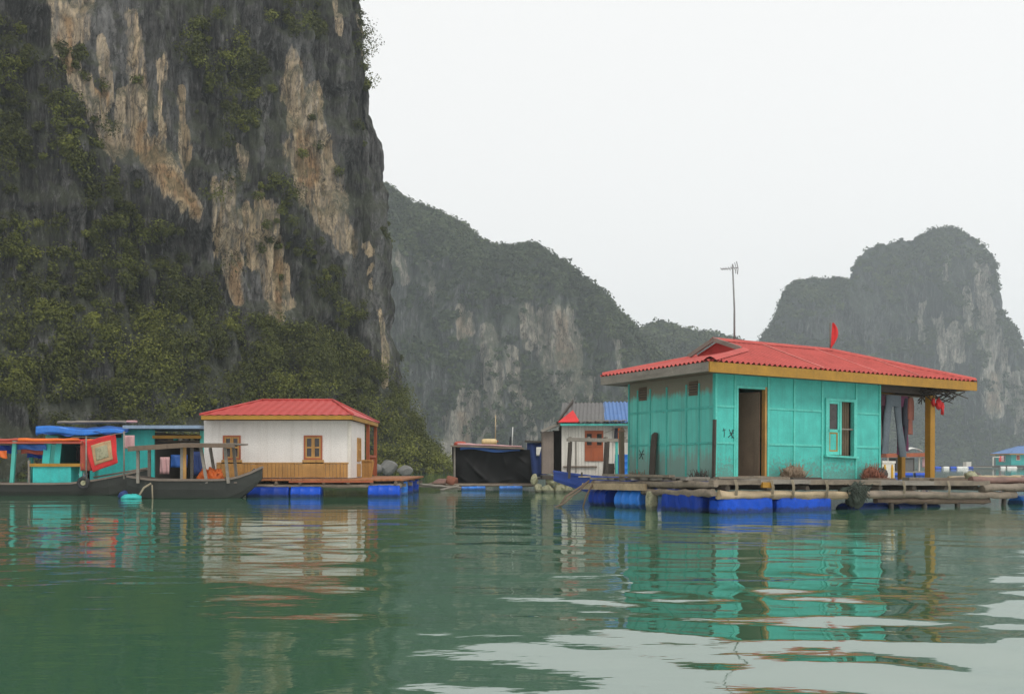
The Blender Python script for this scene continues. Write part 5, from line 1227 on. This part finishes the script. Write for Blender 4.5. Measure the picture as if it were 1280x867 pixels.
    m = MB(); m.rock((x(575),-.1,zt+.10),(.32,.2,.12),81); ob('rag_heap', m, M['red_old'], None, 'faded red rags heaped on the left roof corner of the black hut', 'rags').location = (x0, Y, 0)
    m = MB(); m.rock((0,0,.08),(.32,.25,.26),82); ob('net_heap', m, M['brush_red'], None, 'orange brown netting heaped on the raft left of the black hut', 'net').location = (X(565), Y-.2, .31)
    m = MB(); m.rock((0,0,.03),(.6,.3,.16),83); ob('net_heap', m, M['log_red'], None, 'flat brown netting at the raft tip left of the black hut', 'net').location = (X(553), Y+.2, .3)
    m = MB(); m.log((-1.2,-.3,.25),(.6,-.35,.12),.06,7,8,.2); m.log((-1.4,.1,.2),(.2,-.2,.1),.05,7,8,.2); m.log((-.3,-.5,.02),(.5,-.35,.2),.05,7,6,.2); ob('driftwood', m, M['grey_wood'], None, 'grey poles trailing in the water left of the black hut', 'driftwood').location = (X(560), Y-.1, 0)
    # blue sheet shed just behind
    t2 = thing('storage_shed', 'small shed covered with dark blue sheeting between the black hut and white hut', 'shed', (X(660), Y+3, 0))
    m = MB(); m.slab(lambda u, v: ((X(684)-X(660))*1.08*u, .05*math.sin(u*14+v), .55+1.55*v), 14, 8, (0,1,0), .03); ob('sheet_wall', m, M['cloth_navy'], t2)
    m = MB(); m.beam((-.1,.6,2.18),((X(684)-X(660))*1.15,.6,2.12),1.6,.07); ob('roof', m, M['dark_wood'], t2)
    m = MB(); m.box(0,.08,.05,.13,0.1,2.1); m.box(.86,.94,.05,.13,.1,2.1); m.box(-.1,1.0,.05,1.3,.42,.5); ob('frame', m, M['dark_wood'], t2)
    m = MB(); m.slab(lambda u, v: (.42+.14*u+.1*v*(u > .5), -.06, 1.5+.4*v), 4, 6, (0,1,0), .015); ob('hanging_cloth', m, M['crate_white'], None, 'white rag hanging on the dark blue sheeting', 'cloth').location = (X(660), Y+2.97, 0)
tarp_hut()

# ------------------------------------------------------------------ white plank hut
def plank_hut():
    Y = 41.0
    X = lambda px, y=0: (px-640)/F*(Y+y)
    Z = lambda py, y=0: CAMH + (HZ-py)/F*(Y+y)
    x0 = X(702); t = thing('plank_hut', 'small white plank hut with patched grey, red and blue roof', 'hut', (x0, Y, 0))
    x = lambda px: X(px)-x0
    zb, zt = Z(594), Z(531); rr = random.Random(6); xr = x(830)
    m = MB(); a = 0.
    while a < xr:
        w = min(rr.uniform(.12,.15), xr-a); m.box(a, a+w-.009, 0, .05, zb, zt); a += w
    fw = ob('front_wall', m, M['white_plank'], t)
    m = MB(); m.box(.005,xr-.005,.051,.07,zb,zt); m.box(0,.05,.071,2.6,zb,zt); ob('inner_wall', m, M['dark_wood'], t)
    # lean-to on the left: brown board side
    m = MB(); m.box(x(678),x(678)+.05,.0,1.6,Z(592),Z(540)); m.box(x(678)+.051,x(692),-.0,.05,Z(592),Z(539)); ob('lean_to_wall', m, M['plaster_brown'], t)
    m = MB(); m.box(x(692)+.01,-.01,1.0,1.06,zb-.1,Z(537)); ob('lean_to_wall', m, M['dark_wood'], t)
    m = MB(); m.beam((x(678)-.05,.7,Z(539)),(.15,.7,zt+.12),2.0,.05); ob('lean_to_roof', m, M['grey_tin'], t)
    m = MB(); m.beam((x(678)-.05,-.32,Z(539)),(.05,-.32,zt+.1),.06,.10); ob('bargeboard', m, M['grey_wood'], t)
    # gable roof falling to the front, ridge along x
    ze = zt+.06; zr = Z(503,1.6)
    xg = x(708)
    fr = lambda q: (q,-.4,ze); tp = lambda q: (q+.22,1.6,zr)
    m = MB(); corrugated(m, fr, tp, x(697)+.05, x(757), .16, .018)
    corrugated(m, lambda q: (q,3.4,ze), lambda q: (q,1.6,zr), x(712), xr+.3, .16, .018); rf = ob('roof', m, M['grey_tin'], t)
    m = MB(); corrugated(m, lambda q: (q,-.43,ze+.03), lambda q: (q+.1,1.6,zr+.03), x(755), xr+.3, .16, .028); ob('roof_sheet', m, M['blue_tin'], rf)
    m = MB(); m.poly([(x(697),-.42,ze+.03),(x(724),-.42,ze+.03),(x(716)+.05,.75,ze+.03+(zr-ze)*.57)],.02,(0,-.3,.9)); ob('roof_sheet', m, M['red_cloth'], rf)
    m = MB(); m.beam((x(696),-.42,ze+.0),(x(713)+.2,1.6,zr+.05),.06,.14); ob('bargeboard', m, M['dark_wood'], rf)
    m = MB(); m.poly([(.02,.0,zt),(.02,2.6,zt),(.3,1.6,zr-.1)],.05,(1,0,0)); ob('gable', m, M['brown_wood'], t)
    m = MB()
    for k in range(5): m.beam((x(722)+.35*k,-.45,ze+.07),(x(722)+.35*k+.5,-.3,ze+.12),.12,.03)
    ob('roof_weight', m, M['grey_wood'], rf)
    m = MB(); m.box(x(700),xr,-.40,-.36,ze-.10,ze-.02); ob('fascia', m, M['teal_dull'], t)
    # red shutters
    m = MB(); m.box(x(731),x(754),-.04,.01,Z(576),Z(538)); wn = ob('window', m, M['red_wood'], t)
    for px, q0, q1 in ((733.5,542,556),(746,542,556)):
        m = MB(); m.box(x(px),x(px+6),-.048,-.0401,Z(q1),Z(q0)); ob('pane', m, M['glass'], wn)
    m = MB()
    for q in (539.5, 549, 557.5): m.box(x(732),x(753),-.055,-.049,Z(q)-.03,Z(q)+.01)
    m.box(x(742)-.015,x(742)+.015,-.058,-.0401,Z(575),Z(539)); ob('glazing_bar', m, M['red_wood'], wn)
    m = MB(); m.beam((x(720),-.03,Z(590)),(x(720),-.03,Z(548)),.04,.03); ob('batten', m, M['grey_wood'], fw)
    m = MB(); m.beam((x(704),-.05,Z(583)),(x(746),-.05,Z(583)),.05,.05); ob('rail', m, M['brown_wood'], t)
    m = MB(); m.box(x(678),xr,-.5,2.8,zb-.14,zb-.003); ob('deck', m, M['dark_wood'], t)
    for k, (px, py, s, w) in enumerate(((684,612,.50,.36),(700,613,.55,.34),(710,612,.42,.3),(668,598,.30,.30),(672,610,.3,.3),(690,600,.42,.26),(704,602,.40,.26))):
        m = MB(); m.rock((0,0,0),(s*.56,s*.55,w*.8),90+k,22)
        lab = ['mossy foam float below the brown side of the white hut','largest pale foam float below the front corner of the white hut','pale foam float next to the blue boat bow','small green stained foam float behind the black hut corner','small foam float at the water by the black hut','dark stained foam float high under the brown wall','dark stained foam float high under the white hut corner'][k]
        ob('foam_float', m, M['foam'], None, lab, 'float', 'foam floats under the white hut').location = (X(px), Y-.25, max(.1, Z(py)))
    for k, (px, mt, w) in enumerate(((770,'cloth_dark','dark'),(774,'orange','orange'),(777,'ochre','yellow'))):
        m = MB(); h = .5-.05*k
        m.grid(lambda u, v: (.07*math.cos(2*math.pi*u)*(1+.4*v), .03*math.sin(2*math.pi*u), -h*v), 10, 5)
        ob('hanging_cloth', m, M[mt], None, w+' garment pegged on the line across the white hut wall', 'cloth', 'garments on the white hut line').location = (X(px), Y-.14, Z(535))
    m = MB(); m.tube([(x(755),-.14,Z(541)),(x(768),-.14,Z(536)),(x(800),-.14,Z(533))],.01,5); ob('washing_line', m, M['rope'], None, 'thin washing line along the white hut wall', 'line').location = (x0, Y, 0)
plank_hut()

def blue_boat():
    Y = 37.0
    X = lambda px: (px-640)/F*Y
    Z = lambda py: CAMH + (HZ-py)/F*Y
    x0 = X(692); L = 5.6
    t = thing('wooden_boat', 'blue hulled boat with bare canopy frame moored behind the turquoise house', 'boat', (x0, Y, 0))
    st = []
    for i in range(13):
        u = i/12; w = .75*min(1, .06+2.2*u)**.7
        z1 = .62 + .22*max(0,(.35-u)/.35)**1.4 + .02; z0 = -.2 + .72*max(0,(.42-u)/.42)**1.2
        st.append((L*u, w, z0, z1))
    hull(t, st, M['hull_blue'], M['brown_wood'], M['hull_blue'])
    x = lambda px: X(px)-x0
    m = MB(); m.box(x(722),x(800),-.55,.55,.66,.70); ob('deck', m, M['log_pale'], t)
    for px in (711,757):
        for y in (-.55,.5):
            m = MB(); m.beam((x(px)-.02,y,.62),(x(px)+.05,y,Z(552)),.09,.08); ob('canopy_post', m, M['dark_wood'], t)
    m = MB(); m.beam((x(769),-.5,.64),(x(769),-.5,Z(550)),.09,.09); ob('canopy_post', m, M['teal_dull'], t)
    m = MB(); m.beam((x(709),-.55,Z(549)),(x(800),-.55,Z(551)),.09,.11); m.beam((x(709),.5,Z(549)),(x(800),.5,Z(551)),.09,.11)
    for px in (712,735,757,780): m.beam((x(px),-.6,Z(549)+.06),(x(px),.55,Z(549)+.06),.07,.05)
    ob('canopy_frame', m, M['grey_wood'], t)
    m = MB(); m.box(x(725),x(727),-.58,-.5,.7,.84); ob('cleat', m, M['dark_wood'], t)
    m = MB(); m.box(x(759),x(767),-.3,.1,.7,1.15); ob('engine', m, M['dark_wood'], t)
    m = MB(); m.drum((0,0,0),(0,0,.78),.29); ob('water_drum', m, M['blue_light'], None, 'bright blue drum standing in the boat at the turquoise house corner', 'drum').location = (X(778), Y-.1, .7)
    m = MB(); m.drum((0,0,0),(0,0,.72),.26); ob('water_drum', m, M['blue_light'], None, 'blue drum behind the short mooring post', 'drum').location = (X(792), Y+.1, .7)
blue_boat()

# ------------------------------------------------------------------ far off on the right
def far_house():
    Y = 225.
    X = lambda px: (px-640)/F*Y
    Z = lambda py: CAMH + (HZ-py)/F*Y
    x0 = X(1264); t = thing('floating_house', 'distant turquoise house with blue roof at the foot of the karst peak', 'house', (x0, Y, 0))
    x = lambda px: X(px)-x0
    m = MB(); m.box(0,x(1310),0,.2,Z(581),Z(567)); m.box(.0,.2,.201,7,Z(581),Z(567)); m.box(0.001,x(1310)-.001,7.0,7.2,Z(581),Z(567)); ob('wall', m, M['teal_boat'], t)
    for p0, p1, q0, q1, mt in ((1270,1275,568,575,'red_old'),(1288,1292,568,575,'red_old')):
        m = MB(); m.box(x(p0),x(p1),-.08,.02,Z(q1),Z(q0)); wn = ob('window', m, M['white_plank'], t)
        m = MB(); m.box(x(p0)+.12,x(p1)-.12,-.12,-.081,Z(q1)+.12,Z(q0)-.12); ob('shutter', m, M[mt], wn)
    m = MB(); m.box(-.08,.02,2.6,4.2,Z(577),Z(569)); wn = ob('window', m, M['white_plank'], t)
    m = MB(); m.box(-.12,-.081,2.8,4.0,Z(577)+.15,Z(569)-.12); ob('shutter', m, M['cloth_navy'], wn)
    hip_roof(t, x(1259), x(1318), -1.0, 8.2, Z(566.5), x(1283), x(1300), 3.6, Z(557), M['blue_tin'], .25, M['ochre'], pitch=.6, amp=.04)
    m = MB(); m.box(x(1195),x(1310),-2.,9,Z(583)-.15,Z(582)); ob('deck', m, M['dark_wood'], t)
    m = MB(); m.beam((x(1240),-.5,Z(582)),(x(1240),-.5,Z(571)),.2,.2); m.beam((x(1240),-.5,Z(571)),(x(1252),-.5,Z(571)),.2,.2); ob('porch_frame', m, M['white_plank'], t)
    for k, px in enumerate((1248,1256,1262,1278,1286,1295)):
        m = MB(); m.drum((-.55,0,0),(.55,0,0),.42); ob('float_barrel', m, M['far_white' if k in (0,1,2,4) else 'blue_deep'], None, ['white float below the left corner of the distant blue roofed house','white float below the first window of the distant house','white float between the windows of the distant house','blue float right of the distant house window','white float below the right part of the distant house','blue float at the frame edge below the distant house'][k], 'barrel', 'floats under the distant house').location = (x0+x(px), Y-1.9, .12)
    for k, (px, mt, w) in enumerate(((1247,'red_cloth','red'),(1250,'cloth_pink','pink'))):
        m = MB(); m.slab(lambda u, v: (.55*u, .05*math.sin(u*6), 1.3*v), 6, 6, (0,1,0), .03); ob('hanging_cloth', m, M[mt], None, w+' cloth hanging at the corner of the distant turquoise house', 'cloth').location = (x0+x(px), Y-.6, Z(577))
    # long raft with coloured floats
    r = thing('fish_pen', 'distant low fish pen raft seen right of the ochre porch post', 'raft', (X(1158), 215, 0))
    m = MB(); m.box(0, (1216-1158)/F*215, 0, 4, .32, .5); ob('walkway', m, M['grey_wood'], r)
    m = MB(); m.box(4.6,5.6,.5,2.2,.5,1.5); ob('locker', m, M['white_plank'], r)
    for k, (px, mt, w) in enumerate(((1163,'blue_deep','dark blue float under the porch post end of the distant fish pen'),(1172,'blue_plastic','long blue float of the distant fish pen'),(1182,'far_white','lone white float of the distant fish pen'),(1191,'blue_plastic','second blue float of the distant fish pen'),(1199,'far_white','white float in the outer half of the distant fish pen'),(1206,'far_white','last white float of the distant fish pen'),(1212,'blue_deep','dark blue float at the outer end of the distant fish pen'))):
        m = MB(); m.drum((-.6,0,0),(.6,0,0),.42); ob('float_barrel', m, M[mt], None, w, 'barrel', 'floats of the distant fish pen').location = (X(px)*215/Y, 214.9, .12)
def mid_hut():
    Y = 92.
    X = lambda px: (px-640)/F*Y
    Z = lambda py: CAMH + (HZ-py)/F*Y
    x0 = X(1106); t = thing('fishing_hut', 'dark fishing hut with rust red roof seen through the porch below the washing', 'hut', (x0, Y, 0))
    x = lambda px: X(px)-x0
    m = MB(); m.box(x(1120),x(1143),0,1.8,Z(590),Z(572)); ob('wall', m, M['dark_wood'], t)
    m = MB(); m.box(x(1123),x(1141),-.03,.01,Z(588),Z(574)); ob('shutter', m, M['grey_tin'], t)
    m = MB(); m.beam((x(1106),.9,Z(569)),(x(1163),.9,Z(568)),2.6,.35); ob('roof', m, M['red_wood'], t)
    for px in (1110,1149,1160):
        m = MB(); m.box(x(px),x(px)+.12,.1,.22,.4,Z(571)); ob('post', m, M['white_plank'], t)
    m = MB(); m.slab(lambda u, v: (x(1134)+1.5*u, .3+.8*v, Z(564)+.25*math.sin(math.pi*u)+.1*v), 10, 4, (0,0,1), .05); ob('white_cover', m, M['far_white'], t)
    m = MB(); m.box(x(1100),x(1164),-.5,2.6,.32,.46); ob('deck', m, M['grey_wood'], t)
    for k, px in enumerate((1112,1130,1150)):
        m = MB(); m.drum((-.6,0,0),(.6,0,0),.3); ob('float_barrel', m, M['blue_plastic'], None, ['blue float at the left end of the rust roofed fishing hut','blue float in the middle under the rust roofed fishing hut','blue float at the right end of the rust roofed fishing hut'][k], 'barrel', 'floats under the fishing hut').location = (x0+x(px), Y-.3, .1)
    for px, mt, w in ((1153,'cloth_pink','pale pink'),(1157,'cloth_navy','navy')):
        m = MB(); m.slab(lambda u, v: (.28*u, .03*math.sin(u*7), .9*v), 6, 5, (0,1,0), .02); ob('hanging_cloth', m, M[mt], None, w+' cloth hanging on the fishing hut beyond the porch', 'cloth').location = (x0+x(px), Y, Z(584))
far_house(); mid_hut()

# boulders at the cliff foot right of the white house
for k, (px, py, s) in enumerate(((473,588,.6),(484,587,.8),(506,591,.6))):
    Y = 98.; m = MB(); m.rock((0,0,.2),(s*1.25,s*1.1,s*.85),120+k)
    ob('boulder', m, M['rock'], None, ['grey boulder half hidden by the veranda post','largest grey boulder at the cliff foot beside the white house','low grey boulder above the rust deck end'][k], 'boulder', 'boulders at the cliff foot').location = ((px-640)/F*Y, Y, max(.1, CAMH+(HZ-py)/F*Y))

# ------------------------------------------------------------------ light, sky, camera
ELEV, AZ = 52, 150      # sun height; compass bearing measured from +Y towards +X
world = bpy.data.worlds.new('World'); SC.world = world; world.use_nodes = True
nt = world.node_tree; bg = nt.nodes['Background']
sky = nt.nodes.new('ShaderNodeTexSky'); sky.sky_type = 'NISHITA'; sky.sun_disc = False
sky.sun_elevation = math.radians(ELEV); sky.sun_rotation = math.radians(AZ); sky.air_density = 1.2; sky.dust_density = 4; sky.ozone_density = 1
hs = nt.nodes.new('ShaderNodeHueSaturation'); hs.inputs['Saturation'].default_value = .12
nt.links.new(sky.outputs[0], hs.inputs['Color'])
mx = nt.nodes.new('ShaderNodeMix'); mx.data_type = 'RGBA'; mx.inputs[0].default_value = .86
nt.links.new(hs.outputs[0], mx.inputs[6]); mx.inputs[7].default_value = (11.1, 11.1, 11.0, 1)      # the overcast layer
nt.links.new(mx.outputs[2], bg.inputs['Color']); bg.inputs['Strength'].default_value = .10
sun = bpy.data.lights.new('sun', 'SUN'); sun.energy = 1.4; sun.angle = math.radians(25); sun.color = (1, .96, .90)
so = bpy.data.objects.new('sun', sun); link(so)
e, a = math.radians(ELEV), math.radians(AZ)
sd = Vector((math.sin(a)*math.cos(e), math.cos(a)*math.cos(e), math.sin(e)))
so.rotation_euler = sd.to_track_quat('Z', 'Y').to_euler(); so.location = sd*60
cam = bpy.data.cameras.new('camera'); cam.sensor_width = 36; cam.lens = 36*F/1280; cam.clip_end = 6000; cam.clip_start = .05
cam.shift_y = (HZ-433.5)/1280
co = bpy.data.objects.new('camera', cam); link(co); co.location = (0, 0, CAMH); co.rotation_euler = (math.radians(90), 0, 0)
SC.camera = co
SC.render.engine = 'CYCLES'
cy = SC.cycles
cy.max_bounces = 6; cy.diffuse_bounces = 3; cy.glossy_bounces = 3; cy.transmission_bounces = 2; cy.volume_bounces = 1; cy.transparent_max_bounces = 4
cy.use_denoising = True
try: cy.denoiser = 'OPENIMAGEDENOISE'
except Exception: pass
cy.sample_clamp_indirect = 6
SC.view_settings.view_transform = 'Standard'; SC.view_settings.look = 'None'; SC.view_settings.exposure = 0; SC.view_settings.gamma = 1
